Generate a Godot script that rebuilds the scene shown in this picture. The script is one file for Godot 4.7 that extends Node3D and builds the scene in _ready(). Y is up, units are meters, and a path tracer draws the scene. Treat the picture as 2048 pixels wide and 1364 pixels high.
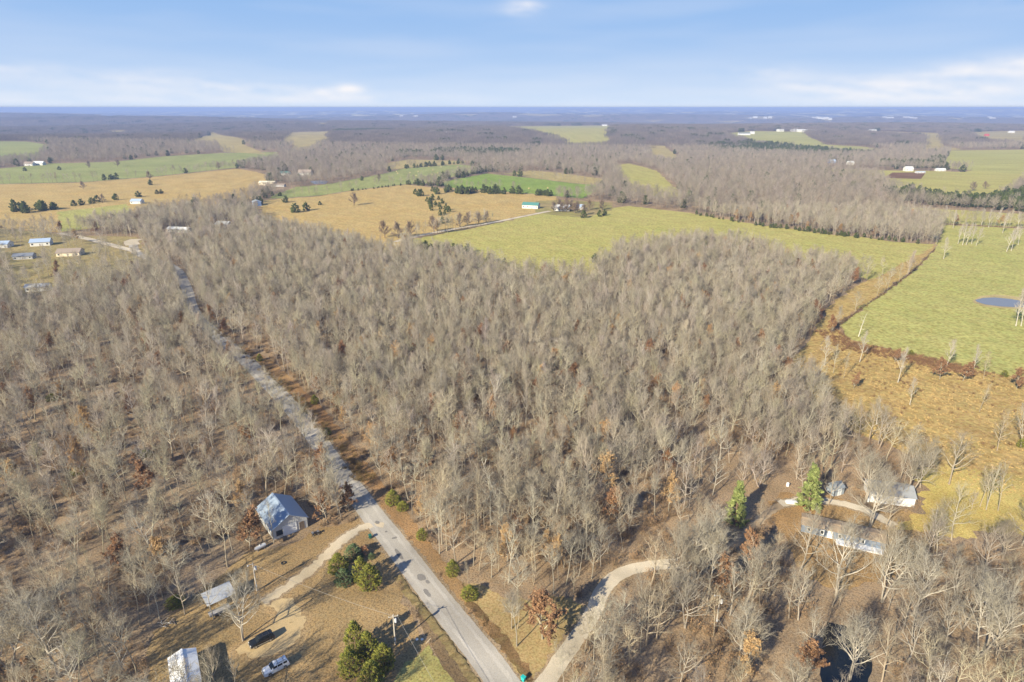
extends Node3D
# An aerial winter landscape: bare woods, a country road, farm fields and yards.
# ground plan in metres: x, z pairs
const PLAN_ROAD := [3.3,-81.9,-1.1,-89.5,-4.2,-94.7,-10,-103.3,-16.3,-112.5,-23.3,-123.1,-30.4,-133.9,-36.2,-142.4,-43.3,-153.5,-51.1,-165.1,-64.8,-187.2,-80.8,-210.7,-94.6,-229.1,-108.8,-248.2,-127.4,-271,-144.7,-292.4,-158.7,-310.4,-172.4,-332.3,-186.3,-358.2,-201.4,-384.3,-216.6,-408.7,-231.6,-427,-247.4,-440.6,-264.2,-454.9,-277.9,-470.2,-292.9,-494]
const PLAN_LANE := [-276.8,-470.2,-291.7,-480.9,-314.9,-497.8,-336.4,-513.9,-361.2,-530.9,-382.5,-544.4]
const PLAN_LANE2 := [-292.9,-494,-302.1,-507.8,-302.6,-518.1]
const PLAN_DRIVE := [-32.6,-138.5,-36.7,-138.1,-39.9,-135.3,-42.5,-130.9,-45,-124.7,-47.9,-118.9,-51,-114.5,-53.6,-111.2]
const PLAN_GRAVEL := [2.3,-86.9,6.3,-90.8,9.4,-95.8,13.7,-102.4,17.3,-108.7,19.6,-114.2,22.7,-118.5,27.1,-121.5,33.2,-123.1,39.2,-123.8]
const PLAN_TRACK := [36.8,-123.6,40.4,-124,48.1,-126.5,56.1,-132.5,66,-142.8,73.4,-148.3]
const PLAN_GRAVEL2 := [71.9,-147.8,76.4,-149,80.7,-149.7,87,-148.5,92.3,-145.7,95.3,-141.5,97.3,-138.1]
const PLAN_FARMDRIVE := [-92.5,-506.1,-84.3,-522.6,-69.2,-542.5,-45.9,-568.7,-20.2,-594.7,7.8,-629,25.5,-650.7,39,-667.2]
const PLAN_YARD := [-39.6,-141.5,-42.6,-139,-48.6,-137.3,-52,-132.1,-58.2,-128.7,-63.8,-127.7,-66.9,-118.2,-69.2,-113.4,-72,-106.1,-71.6,-99.5,-65.7,-84.9,-7.4,-84.9,-11,-90.8,-16.8,-100.2,-24.7,-115,-26.9,-121.5,-32.5,-131.5,-35.5,-135.3]
const PLAN_DITCHGRASS := [-26.9,-121.5,-25,-120.7,-18.7,-111.2,-6,-92.4,-3.4,-84.9,-8.3,-84.9,-16,-99.5,-22.6,-111.9]
const PLAN_SOIL := [-16,-99.5,-20.5,-109,-22,-113.4,-19.5,-111,-6.9,-91,-3.4,-84.9,-7.4,-84.9]
const PLAN_LIGHTGRASS := [-16.4,-99.5,-21.2,-93.5,-22.4,-84.9,-7.9,-84.9,-11.6,-92.4]
const PLAN_SAND := [-54.1,-111.2,-50.9,-114.2,-45.1,-109.7,-42.7,-106.1,-42.5,-101.4,-44.5,-98.3,-46.9,-96.8,-50.6,-96.3,-54.3,-98.3,-50.8,-102.1,-49.2,-104.8,-49.4,-108.3]
const PLAN_SELAWN := [-11.1,-117.4,-7.1,-116.6,-0.4,-111.9,8.3,-113.4,17.1,-109.7,12.6,-101.4,4.2,-89,1,-92.4,-7.8,-107.6,-10.7,-112.7]
const PLAN_VERGE := [-47.9,-166.5,-39.9,-153.3,-29.8,-138.5,-20.6,-125.9,-10.6,-111.2,-2.4,-98.3,3.3,-89.9,4.7,-89.9,0.6,-98.3,-6.8,-109.7,-17.1,-126.8,-28.3,-145.1,-37.7,-159.7,-50.3,-180,-65.7,-205,-81.3,-226.7,-101.9,-252.7,-126.7,-277.6,-109.3,-249.9,-88.9,-226.7,-75.8,-209,-60.7,-186.6]
const PLAN_BARNLAWN := [118.2,-165.1,130.3,-167.9,153.6,-159.7,135.5,-133.5,120.9,-135.5,108.3,-133.5,101.4,-136.5,95.2,-136.5,110.5,-147.3]
const PLAN_HOMEYARD := [74,-153.3,85.9,-152.1,95.9,-145.1,107.8,-142.8,106.5,-130.6,90.2,-123.3,74.5,-115,67.1,-118.2,66.8,-128.7,66.5,-140.7]
const PLAN_WESTCLEAR := [47.2,-175.3,64.9,-183.2,78.6,-176.8,82.2,-159.7,72.6,-149.7,59.9,-136.5,51.1,-132.5,50.9,-149.7]
const PLAN_POND := [255.8,-342.8,263,-346.8,270.4,-347.8,276.6,-344.8,280.6,-340.8,285.9,-337,279.7,-331.3,270.1,-328.6,260.8,-330.4,255.4,-334.1,254.3,-338.9]
const PLAN_BANK := [253.8,-341.8,264.1,-350.8,274.7,-353.9,282.4,-350.8,287.1,-345.8,292.2,-339.9,284.2,-331.3,273.9,-325.9,260.9,-326.8,252.8,-330.4,251.3,-337]
const PLAN_DARKPOND := [65.2,-105.5,68.3,-104.5,69.8,-99.5,68.8,-94.7,64.4,-88,58.8,-84.9,56.6,-86.9,57.7,-92.4,61.4,-99.5]
const PLAN_FPOND := [-293.3,-959.4,-285,-981.5,-269,-966.2,-260.4,-924,-277.3,-924.3]
const PLAN_CORRAL := [559.4,-995.4,624.5,-1089.6,677.7,-1086.6,604.7,-978.2]
const PLAN_HOUSEYARD := [26.1,-742.2,55,-750.5,112.2,-729.4,104,-673.7,71.1,-622.9,40,-641.2,23.4,-660.5]
const FIELD_A := [-85.2,-510.1,-64.2,-535.7,-24.3,-581.5,20.7,-641.2,41.1,-660.5,71.7,-628.8,105,-687.7,125.9,-702.2,178.9,-653.3,195.7,-625.3,223.5,-583.3,245.9,-563,264.1,-537.2,286.9,-526.1,303.1,-505.3,328.1,-495.4,284.4,-442,250.7,-412.7,236,-400.7,221.2,-382,215.7,-406.3,209.5,-428.4,197.2,-430.1,187.4,-425.1,181.7,-472.1,148.6,-488.6,114.6,-482.4,79.8,-466.3,62.1,-426.8,50.5,-395.9,25.3,-387.5,-0.6,-394.5,-11.6,-409.3,-43.5,-447.2,-66.8,-450.6]
const FIELD_B := [328.1,-495.4,317.8,-478.7,258.3,-407.3,205.1,-348.8,178.4,-320.6,159.8,-300,137.9,-271,119.9,-244.4,109.1,-235.5,118.1,-252.7,141.1,-285.9,168.5,-329.5,203.8,-371.4,236.9,-400.7,263.6,-429.9]
const FIELD_C := [110.9,-237.6,122.9,-251.6,146.9,-283.1,156.5,-293.2,153.7,-280.3,160.5,-271,173.6,-260.4,182,-250.5,187.5,-242.8,194.4,-237.6,201.7,-234,232,-213.2,170.7,-147.3,136.3,-149.7,125.1,-159.7,120.5,-176.8,111.5,-190,110.1,-209,110.4,-226.7]
const FIELD_D := [320.1,-482.3,356.7,-534.3,389.8,-584.4,416,-573.8,447.4,-563.4,532.4,-536.5,232.8,-214.1,201.7,-234,194.4,-237.6,187.5,-242.8,182,-250.5,173.6,-260.4,160.5,-271,153.7,-280.3,159.5,-298.5,204.1,-346.8,256.7,-404.6]
const FIELD_E := [385.1,-644.8,417.4,-688.1,460.9,-669.9,506.6,-642.8,588.7,-623,519.8,-545.7,451,-568.3,393.1,-589.6]
const FIELD_F := [557.3,-1204.3,560.4,-1179.7,636,-1130,702.5,-1115.2,744.3,-1092.3,823.6,-1171,961.9,-1190.5,817.1,-1015.8,731.3,-944,591.1,-787,535.7,-734,510.8,-738.8,487.2,-747.9,494.9,-794.2,484.2,-814.8,505.6,-888.8,567,-1028,530,-1124.9]
const FIELD_G := [767.8,-1189.2,1121.2,-1714.6,1308,-1696,811.1,-1044.8,772.4,-1132.2]
const FIELD_H := [823.5,-2655.3,1049.3,-2915.7,1244.6,-2888.3,1112.1,-2545,956.5,-2044.5,1009.7,-1947,992.8,-1741.8,854.1,-1642,828.7,-1868.5,754.6,-2059.2]
const FIELD_I := [1584.9,-3147.2,1901,-3004.7,1228.6,-1915.4,1181.9,-1761.1,1000.7,-1622.8,1584.8,-2603.9,1505.6,-2843.8]
const FIELD_J := [2113.8,-3141.1,2549.4,-3337.5,1407.1,-1833.7,1504.9,-2175.1]
const FIELD_K := [-91.4,-3448.7,-11.9,-4057.9,208.7,-4297.6,748.9,-4714,388.7,-2788.4,296,-2019.2,163.7,-1937.5,160.5,-2239.7,53.9,-2810.7]
const FIELD_L := [418,-2039.1,454.9,-2000.5,384.6,-1528.7,315.4,-1312.4,310.4,-1483.2]
const FIELD_M := [198.7,-1285.3,233.2,-1329.4,248.2,-1145.2,205.1,-785.9,177.1,-764.3,149.6,-847.8]
const FIELD_N := [-108.3,-935,-41,-1088.4,-18.4,-1059.8,29.7,-1007.4,86.9,-925.6,122,-899.2,107.4,-835.8,82.2,-763.3,53.9,-786.3,6.9,-821,-81.2,-877.2]
const FIELD_N2 := [-17.2,-1088,33.7,-1149.2,71.7,-1106.3,136.1,-989.7,122.9,-905.5,87.5,-932.3,29.9,-1015.6]
const FIELD_O := [-287,-765.8,-291.9,-886.3,-260,-917.4,-209.7,-1091.1,-196.1,-1196.9,-102.3,-1299.4,-59.3,-1233.1,-60.9,-1139.6,-104.4,-993.6,-108.3,-935,-147.4,-922.1,-208,-844.4,-232.2,-793.2,-271.2,-765.6]
const FIELD_O2 := [-254.4,-1309.6,-223.4,-1442.6,-95.6,-1403.4,-97.5,-1313.5,-198,-1208.7,-215.9,-1152.2]
const FIELD_P := [-288,-752.5,-269.7,-761.2,-230.8,-788.4,-206.7,-839,-146.4,-915.5,-101.2,-871.6,-80.2,-865.5,6.8,-815.9,53.6,-781.6,43.8,-688,21,-650.7,-24.4,-584.1,-84.3,-522.6,-80.6,-451.2,-103.1,-466.3,-128.7,-497.3,-166.6,-527.4,-207,-563.8,-229.4,-586.9]
const FIELD_Q := [-790.5,-911,-720.4,-928.3,-615.1,-952.5,-602.3,-980.8,-559.1,-1034.4,-495.6,-1194.6,-432,-1122.8,-382.9,-1048.4,-305.2,-767.4,-319.1,-701.8,-347.4,-685.2,-354,-639.3,-350.2,-599.2,-370,-563.6,-384.3,-547.3,-425.4,-558.1,-487.2,-552.8]
const FIELD_Q2 := [-463.7,-662.1,-425.3,-720.6,-351,-605.5,-371.7,-566.4,-384.8,-550]
const FIELD_R := [-951.5,-1104.3,-905.4,-1176.3,-881.5,-1276.7,-792.8,-1319.5,-762.3,-1459.8,-681.5,-1575.6,-571.1,-1630.2,-508.3,-1471.9,-505.4,-1374.7,-504.4,-1216.2,-563.5,-1042.7,-619.6,-959.6,-795.8,-917.4]
const FIELD_S := [-1616.6,-1975.6,-1380.5,-1913.6,-1175.6,-1718.1,-975.4,-1370.6,-1038,-1260.5]
const FIELD_T1 := [-652.2,-1903.9,-1032.3,-3157.2,-843.3,-3295.4,-573.7,-2037.1,-607.4,-1891]
const FIELD_T2 := [-548.6,-1646,-665.8,-2119.5,-614.8,-2301.6,-567.9,-2105.3,-503.4,-1637.5]
const FIELD_T3 := [-879.7,-1987.6,-887.5,-2124.4,-574.4,-1564.6,-692.9,-1609.4]
const FIELD_T4 := [-917.1,-1914.2,-1485.6,-3357.2,-740.8,-1933.8,-829.5,-1825.4]
const FIELD_U := [-479.9,-571.2,-411.1,-553.8,-369.5,-535.3,-308.1,-526.6,-285.6,-494,-263.2,-463.3,-233.3,-399.6,-241.7,-385.4,-250.6,-371.5,-272.8,-356.7,-297.6,-345.2]
const FAR_FIELDS := [[40.8,-9286.3,617.8,-12803.9,702.4,-9056.6,357.9,-8731.5],[899.9,-9762.2,1629.1,-12657.9,1150.4,-8230.2,866.2,-8102.9],[-911.1,-9295.7,-436.4,-9324.6,-543.1,-8835.2],[2731.1,-8176,4236.4,-10797.7,2893.5,-7575.9],[5120.1,-10342.2,5754.6,-10681.6,3769.1,-7182.6],[4799.8,-7562.4,6893.9,-10052,4597.8,-6996.3],[-4026.4,-6633.7,-6909.9,-12043.7,-2976.5,-5116.1],[3440,-7873.4,4898.9,-10038.9,3179.5,-6812.6],[1444.7,-7692.4,1743.7,-7769.4,1565.3,-7456.6],[-1365.3,-4383.8,-1516.7,-6005.5,-1048.4,-3814.2],[-2010.7,-3308.8,-1925.6,-3419.2,-1656.8,-2863.2],[2200.5,-7570.5,2671.9,-7651.3,2285.2,-6977.1]]
const SINGLE_TREES := [
["snag",161.0,-282.5,13.0,0.85,"pale leaning dead tree at the corner of the green pasture"],
["pale",145.2,-250.4,12.0,0.85,"pale slim bare tree just below the pasture corner"],
["slim",118.6,-239.3,8.0,0.85,"short dark bare tree leftmost in the golden field"],
["slim",128.5,-238.4,11.0,0.85,"thin bare tree second from the wood edge in the golden field"],
["slim",130.1,-233.2,10.0,0.85,"thin straight bare tree between two others in the golden field"],
["russet",116.4,-226.6,6.0,0.80,"small russet leaved oak nearest the wood in the golden field"],
["russet",129.2,-223.4,6.5,0.70,"small russet leaved oak with a white trunk base in the golden field"],
["pale",149.2,-229.1,13.0,0.85,"tall pale bare tree alone in the upper golden field"],
["snag",122.3,-194.0,10.0,0.85,"broken grey dead snag standing in the middle of the golden field"],
["pale",142.3,-209.2,9.0,0.85,"short pale forked bare tree in the golden field with green brush at its foot"],
["slim",163.4,-203.7,10.0,0.85,"dark bare tree in the right of the golden field"],
["russet",167.5,-232.4,8.0,1.10,"rounded russet oak by the pasture edge, left of its twin"],
["russet",175.4,-230.7,8.0,1.10,"rounded russet oak by the pasture edge, right of its twin"],
["russet",191.0,-223.4,8.0,1.10,"rounded russet oak at the right edge of the golden field"],
["russet",159.8,-250.4,6.0,0.90,"small russet oak on the brown brush line below the pasture"],
["pale",176.5,-242.9,12.0,0.85,"grey bare tree behind the left rounded russet oak"],
["pale",184.0,-237.6,11.0,0.85,"grey bare tree behind the right rounded russet oak"],
["slim",184.0,-231.6,11.0,0.85,"thin bare tree right of the rounded russet oaks"],
["pale",128.8,-246.6,12.0,0.85,"pale bare tree at the foot of the golden grass strip"],
["oak",123.4,-157.5,16.0,1.10,"broad spreading bare oak on the edge of the straw lawn behind the barn"],
["oak",150.2,-176.2,13.0,0.80,"bare oak at the lower edge of the golden field near the right border"],
["oak",159.2,-178.4,14.0,0.80,"dark trunked bare oak at the right border above the straw lawn"],
["oak",114.2,-155.7,14.0,1.00,"bare oak leaning over the back corner of the pale barn"],
["oak",110.9,-159.7,13.0,0.90,"bare oak directly behind the pale barn roof"],
["oak",62.7,-170.6,15.0,1.00,"bare oak standing in the brown clearing left of the pines"],
["oak",78.7,-171.1,13.0,0.80,"bare oak in the brown clearing above the green pines"],
["oak",87.5,-192.2,15.0,1.00,"large bare oak leaning right at the lower end of the dense wood"],
["oak",93.3,-190.9,12.0,0.80,"straight bare oak next to a long shadow above the clearing"],
["oak",84.6,-166.2,15.0,1.00,"tall bare oak just left of the taller green pine"],
["oak",92.0,-168.1,15.0,1.00,"bare oak behind the small grey shed"],
["oak",55.0,-151.9,13.0,0.90,"bare oak left of the shorter green pine"],
["oak",98.6,-157.0,14.0,1.00,"bare oak between the small grey shed and the pale barn"],
["oak",77.6,-123.6,12.0,0.90,"slim bare oak touching the front of the mobile home"],
["oak",70.5,-128.3,11.0,0.90,"bare oak at the left front corner of the mobile home"],
["giant",70.5,-112.8,17.0,1.10,"big many limbed bare oak in front of the mobile home"],
["giant",79.5,-111.3,15.0,1.00,"twin trunked bare oak before the right end of the mobile home"],
["giant",83.8,-107.3,16.0,1.00,"bare oak with a forked leaning trunk right of the mobile home"],
["giant",62.8,-91.3,14.0,0.90,"pale bare oak standing in front of the dark pond"],
["oak",68.0,-90.3,13.0,1.00,"bushy bare tree right of the dark pond at the bottom edge"],
["giant",90.1,-96.6,17.0,0.90,"tall straight bare tree in the lower right thicket, left of a pair"],
["giant",92.0,-97.2,17.0,0.90,"tall straight bare tree in the lower right thicket, right of a pair"],
["snag",79.0,-90.3,9.0,0.85,"crooked pale dead tree at the bottom edge right of the pond"],
["oak",57.1,-95.0,12.0,0.90,"bare oak left of the dark pond"],
["tan",43.8,-92.2,9.0,0.90,"oak with tan leaves at the bottom edge left of the dark pond"],
["russet",55.3,-92.2,9.0,0.90,"brown leaved oak beside the dark pond bank"],
["russet",46.5,-114.4,9.0,0.90,"reddish brown leaved oak behind the white topped utility pole"],
["slim",49.8,-107.8,11.0,0.85,"thin bare tree right of the white topped utility pole"],
["oak",53.0,-110.3,14.0,0.90,"bare tree with several stems right of the pole clearing"],
["oak",42.1,-111.8,13.0,0.80,"bare oak left of the white topped utility pole"],
["giant",90.5,-137.4,14.0,1.10,"wide crowned bare oak between the mobile home and the barn"],
["oak",94.8,-137.7,12.0,0.80,"bare oak at the upper right corner of the mobile home"],
["slim",125.3,-145.1,13.0,0.85,"first of three slim bare trees on the straw lawn"],
["slim",128.2,-144.7,13.0,0.85,"last of three slim bare trees on the straw lawn"],
["slim",124.6,-146.5,12.0,0.85,"middle slim bare tree on the straw lawn, set back"],
["oak",123.7,-130.3,14.0,0.90,"bare oak at the right border beside the straw lawn"],
["oak",79.1,-102.7,13.0,0.80,"slender bare oak in the thicket right of the dark pond"],
["oak",85.0,-147.9,12.0,0.70,"dark trunked bare tree by the gravel drive near the small shed"],
["russet",6.1,-101.1,12.0,1.00,"brown leaved oak with a pale trunk on the lawn between road and gravel drive"],
["oak",0.0,-103.8,10.0,0.90,"dark bare tree on the corner lawn, left stem of a pair"],
["slim",1.1,-103.7,10.0,0.85,"thin bare tree on the corner lawn, right stem of a pair"],
["slim",15.4,-94.1,12.0,0.85,"pale bare tree right beside the gravel drive"],
["oak",18.0,-91.6,13.0,0.90,"bare tree at the bottom edge right of the gravel drive mouth"],
["oak",26.8,-135.9,13.0,0.80,"bare oak with a clean trunk above the bend of the gravel drive"],
["tan",41.2,-144.5,10.0,0.80,"tan leaved oak with a clean trunk in the upper clearing"],
["oak",10.5,-123.3,13.0,0.80,"bare tree above the lawn left of the gravel drive"],
["oak",30.9,-116.3,13.0,1.10,"bare oak right under the bend where the gravel fades"],
["oak",36.1,-118.2,13.0,1.10,"bare oak in front of the fading end of the gravel drive"],
["giant",41.5,-118.5,14.0,1.00,"wide bare tree beyond the fading end of the gravel drive"],
["oak",28.9,-100.9,13.0,0.90,"pale bare oak below the gravel drive bend"],
["tan",25.7,-153.3,11.0,1.00,"tan leaved oak in the lower part of the dense wood"],
["snag",-4.8,-151.6,14.0,0.85,"white barked bare tree standing out of the dense wood near the road"],
["giant",-53.6,-100.6,14.0,0.80,"grey bare tree between the lean-to shed and the black car"],
["oak",-62.0,-106.5,13.0,0.70,"grey bare tree in front of the lean-to shed"],
["oak",-68.6,-107.7,13.0,0.80,"grey bare tree left of the lean-to shed"],
["oak",-54.6,-89.6,9.0,0.90,"bushy bare tree in the shadow of the white roofed shed"],
["oak",-50.9,-89.9,7.0,0.80,"small bare tree below the black car"],
["oak",-47.3,-139.6,13.0,1.00,"bare tree at the right rear corner of the metal garage"],
["oak",-50.1,-142.8,12.0,1.00,"bare tree close behind the metal garage"],
["slim",-58.2,-131.5,11.0,0.85,"slim bare tree at the left side of the metal garage"],
["giant",-94.5,-92.9,16.0,1.00,"thick pale trunked bare tree in the lower left corner"],
["giant",-84.7,-92.1,15.0,1.10,"large bare tree with a split trunk near the lower left corner"],
["oak",-72.8,-92.9,8.0,1.30,"dense bushy bare tree left of the white roofed shed"],
["giant",-57.4,-77.3,15.0,0.90,"bare tree left of the yard below the white roofed shed"],
["giant",-41.4,-72.3,16.0,1.00,"bare tree below the white car"],
["giant",-31.6,-66.2,16.0,1.00,"bare tree far below the white car"],
["openoak",-171.2,-707.2,13.0,1.00,"lone dark bare tree on the golden hill"],
["openoak",-103.9,-524.8,13.0,1.00,"leftmost of the bare trees at the foot of the golden hill"],
["openoak",-92.5,-522.6,13.0,1.00,"second of the bare trees at the foot of the golden hill"],
["openoak",-82.9,-526.9,13.0,1.00,"third and widest of the bare trees at the foot of the golden hill"],
["openoak",-66.6,-549.4,13.0,1.00,"bare tree leaning by the white farm lane"],
["openoak",-46.2,-573.8,12.0,1.00,"left bare tree of the pair above the white farm lane"],
["openoak",-39.9,-578.9,12.0,1.00,"right bare tree of the pair above the white farm lane"],
["openoak",-30.1,-589.3,10.0,1.00,"left small bare tree of the clump by the white farm lane"],
["openoak",-24.0,-597.4,10.0,1.00,"right small bare tree of the clump by the white farm lane"],
["openoak",51.3,-660.4,10.0,1.10,"bare tree left in the farmhouse garden"],
["openoak",63.4,-653.8,10.0,1.10,"bare tree in the middle of the farmhouse garden"],
["openoak",71.1,-641.1,10.0,1.10,"bare tree right in the farmhouse garden"],
["openoak",93.7,-673.8,10.0,1.10,"bare tree by the cedars right of the farmhouse"],
["openoak",80.7,-673.8,10.0,1.10,"bare tree behind the farmhouse"],
["openoak",42.4,-657.2,10.5,1.10,"bare garden tree left of the farmhouse"],
["openoak",47.6,-673.9,10.5,1.10,"bare garden tree touching the left end of the farmhouse"],
["openoak",55.3,-660.4,10.5,1.10,"bare garden tree before the door of the farmhouse"],
["openoak",60.3,-670.5,10.5,1.10,"bare garden tree right before the farmhouse"],
["openoak",67.0,-660.4,10.5,1.10,"bare garden tree right of the farmhouse"],
["openoak",55.7,-684.4,10.5,1.10,"bare garden tree close behind the farmhouse"],
["openoak",-194.1,-964.8,11.0,1.00,"lone bare tree on the bale field"],
["pale",245.3,-297.7,17.0,0.85,"tall pale tree in front of the blue pond, left of two"],
["pale",247.8,-297.7,16.0,0.85,"tall pale tree in front of the blue pond, right of two"],
["pale",302.7,-445.0,14.0,0.85,"lone pale bare tree in the green pasture"],
["pale",346.7,-497.2,14.0,0.85,"leftmost pale tree of the clump in the upper green pasture"],
["pale",347.7,-493.3,16.0,0.85,"second pale tree of the clump in the upper green pasture"],
["pale",350.4,-493.3,15.0,0.85,"middle pale tree of the clump in the upper green pasture"],
["pale",357.2,-497.1,14.0,0.85,"fourth pale tree of the clump in the upper green pasture"],
["pale",356.8,-491.3,13.0,0.85,"rightmost pale tree of the clump in the upper green pasture"],
["pale",364.5,-469.5,16.0,0.85,"left dark based tree of the clump at the right border of the pasture"],
["pale",369.1,-471.2,16.0,0.85,"middle dark based tree of the clump at the right border of the pasture"],
["pale",390.2,-492.9,14.0,0.85,"right dark based tree of the clump at the right border of the pasture"],
["pale",398.3,-594.9,14.0,0.85,"first of the pale trees strung along the far pasture fence"],
["pale",387.5,-566.6,14.0,0.85,"second of the pale trees strung along the far pasture fence"],
["pale",418.6,-576.3,14.0,0.85,"third of the pale trees strung along the far pasture fence"],
["pale",420.1,-568.7,14.0,0.85,"fourth of the pale trees strung along the far pasture fence"],
["pale",413.8,-542.6,14.0,0.85,"fifth of the pale trees strung along the far pasture fence"],
["pale",440.0,-561.1,14.0,0.85,"last of the pale trees strung along the far pasture fence"],
["pale",435.5,-581.2,14.0,0.85,"sixth of the pale trees strung along the far pasture fence"],
["openoak",579.6,-827.6,11.0,1.10,"reddish bare tree on the far right field"],
["openoak",609.7,-848.4,9.0,1.10,"small grey bare tree on the far right field"],
["openoak",-565.4,-868.5,10.0,1.00,"bare tree in the brush clump on the left golden field"],
["openoak",-727.2,-1227.4,12.0,1.10,"left bare tree on the far green meadow"],
["openoak",-540.3,-987.0,12.0,1.00,"bare tree on the line between green meadow and golden field"],
["openoak",-759.7,-1194.9,12.0,1.00,"small bare tree in the far green meadow"],
["openoak",-518.7,-1173.0,12.0,1.00,"bare tree right on the green meadow edge"],
["openoak",-469.2,-1184.3,12.0,1.00,"bare tree near the far barns"],
["openoak",-459.4,-733.3,9.0,1.00,"bare tree among the cedars of the left golden field"]]
const SINGLE_EVERGREENS := [
["cedar",-39.5,-120.5,5.2,2.10,"olive green cedar left in the yard clump"],
["spruce",-37.4,-125.7,3.6,1.90,"grey green spruce at the back of the yard clump"],
["spruce",-37.6,-117.1,3.6,1.90,"round dark green evergreen in front of the left cedar"],
["cedar",-33.9,-118.2,6.0,1.90,"tall olive cedar at the back of the right yard clump"],
["cedar",-31.4,-115.6,6.2,2.30,"broad olive cedar at the front of the right yard clump"],
["spruce",-33.1,-125.7,1.3,0.80,"small pale green bush by the road"],
["spruce",-35.7,-126.1,1.1,0.60,"tiny grey green bush beside the russet shrub"],
["cedar",-30.4,-97.5,7.5,2.10,"tallest dark cedar at the back of the lower yard clump"],
["cedar",-27.6,-96.1,6.5,2.00,"olive cedar in the middle of the lower yard clump"],
["cedar",-24.2,-93.7,5.8,2.00,"olive cedar at the right of the lower yard clump"],
["cedar",-30.4,-92.6,6.0,2.00,"olive cedar at the left of the lower yard clump"],
["cedar",-25.6,-89.6,6.0,2.30,"olive cedar at the front of the lower yard clump"],
["cedar",-125.7,-162.9,2.2,2.00,"low dark thicket in the left wood, nearest the long fallen log"],
["cedar",-111.7,-173.1,2.0,1.80,"low dark thicket in the left wood right of the long fallen log"],
["cedar",-71.8,-110.4,2.2,1.90,"dark evergreen thicket left of the lean-to"],
["cedar",-167.1,-213.2,2.4,2.00,"low dark thicket high up in the left wood"],
["cedar",-31.9,-147.8,4.2,2.00,"olive cedar right of the road on the wood edge"],
["cedar",-28.8,-145.1,2.6,1.50,"low olive cedar below its neighbour on the wood edge"],
["cedar",-13.5,-119.9,4.0,1.50,"slim olive cedar at the wood edge above the road"],
["cedar",-22.1,-132.9,3.0,1.40,"low cedar at the road side edge of the wood"],
["cedar",-9.1,-112.7,3.0,1.80,"dark cedar at the corner of the dense wood"],
["cedar",-70.7,-209.9,3.5,1.40,"cedar on the verge half way along the road"],
["cedar",-59.9,-186.6,2.6,1.20,"small dark cedar on the verge above the garage"],
["cedar",-105.7,-251.6,3.2,1.30,"cedar on the verge of the far road bend"],
["pine",57.4,-140.2,11.5,3.00,"light green pine leaning by the clearing, shorter of two"],
["pine",78.8,-146.4,12.5,3.50,"light green conical pine by the gravel drive, fuller of two"],
["cedar",170.9,-258.0,2.5,1.30,"small round cedar at the pasture edge left"],
["cedar",194.5,-235.0,2.6,1.40,"small round cedar at the pasture edge right"],
["cedar",158.9,-178.4,3.2,1.00,"narrow cedar at the right border of the golden field"],
["cedar",111.5,-430.0,5.0,2.00,"olive cedar half hidden in the upper edge of the dense wood"],
["cedar",57.0,-434.5,6.0,2.20,"dark cedar at the notch of the wood by the green field"],
["cedar",68.7,-622.9,7.0,2.60,"cedar in front of the farmhouse garden"],
["cedar",85.2,-631.8,6.0,2.00,"left cedar of two right of the farmhouse"],
["cedar",90.9,-637.9,6.0,2.00,"right cedar of two right of the farmhouse"],
["cedar",64.8,-772.4,8.0,2.80,"bushy cedar at the corner of the bright green field"],
["cedar",-220.7,-972.7,6.0,2.50,"small cedar alone on the bale field"],
["cedar",-473.6,-705.5,6.0,2.52,"fourth dark cedar dotted over the left fields, counted from the left"],
["cedar",-469.8,-713.2,6.5,2.73,"fifth dark cedar dotted over the left fields, counted from the left"],
["cedar",-466.2,-725.1,6.5,2.73,"sixth dark cedar dotted over the left fields, counted from the left"],
["cedar",-467.6,-737.6,7.0,2.94,"seventh dark cedar dotted over the left fields, counted from the left"],
["cedar",-456.6,-754.6,7.0,2.94,"eighth dark cedar dotted over the left fields, counted from the left"],
["cedar",-445.4,-781.7,7.0,2.94,"ninth dark cedar dotted over the left fields, counted from the left"],
["cedar",-481.8,-686.9,6.0,2.52,"second dark cedar dotted over the left fields, counted from the left"],
["cedar",-502.1,-916.1,7.0,2.94,"tenth dark cedar dotted over the left fields, counted from the left"],
["cedar",-438.5,-811.0,5.0,2.10,"eleventh dark cedar dotted over the left fields, counted from the left"],
["cedar",-435.5,-816.0,5.0,2.10,"twelfth dark cedar dotted over the left fields, counted from the left"],
["cedar",-832.1,-1135.1,6.0,2.52,"first dark cedar dotted over the left fields, counted from the left"],
["cedar",-786.5,-1155.2,6.0,2.52,"third dark cedar dotted over the left fields, counted from the left"],
["cedar",-543.1,-1104.0,8.0,3.36,"thirteenth dark cedar dotted over the left fields, counted from the left"],
["cedar",-253.4,-731.2,7.0,2.94,"fifteenth dark cedar dotted over the left fields, counted from the left"],
["cedar",-219.0,-657.6,9.0,3.78,"sixteenth dark cedar dotted over the left fields, counted from the left"],
["cedar",-211.9,-671.1,8.0,3.36,"seventeenth dark cedar dotted over the left fields, counted from the left"],
["cedar",-209.2,-711.1,4.0,1.68,"last dark cedar dotted over the left fields, counted from the left"],
["cedar",-279.1,-788.9,5.0,2.10,"fourteenth dark cedar dotted over the left fields, counted from the left"]]
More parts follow.
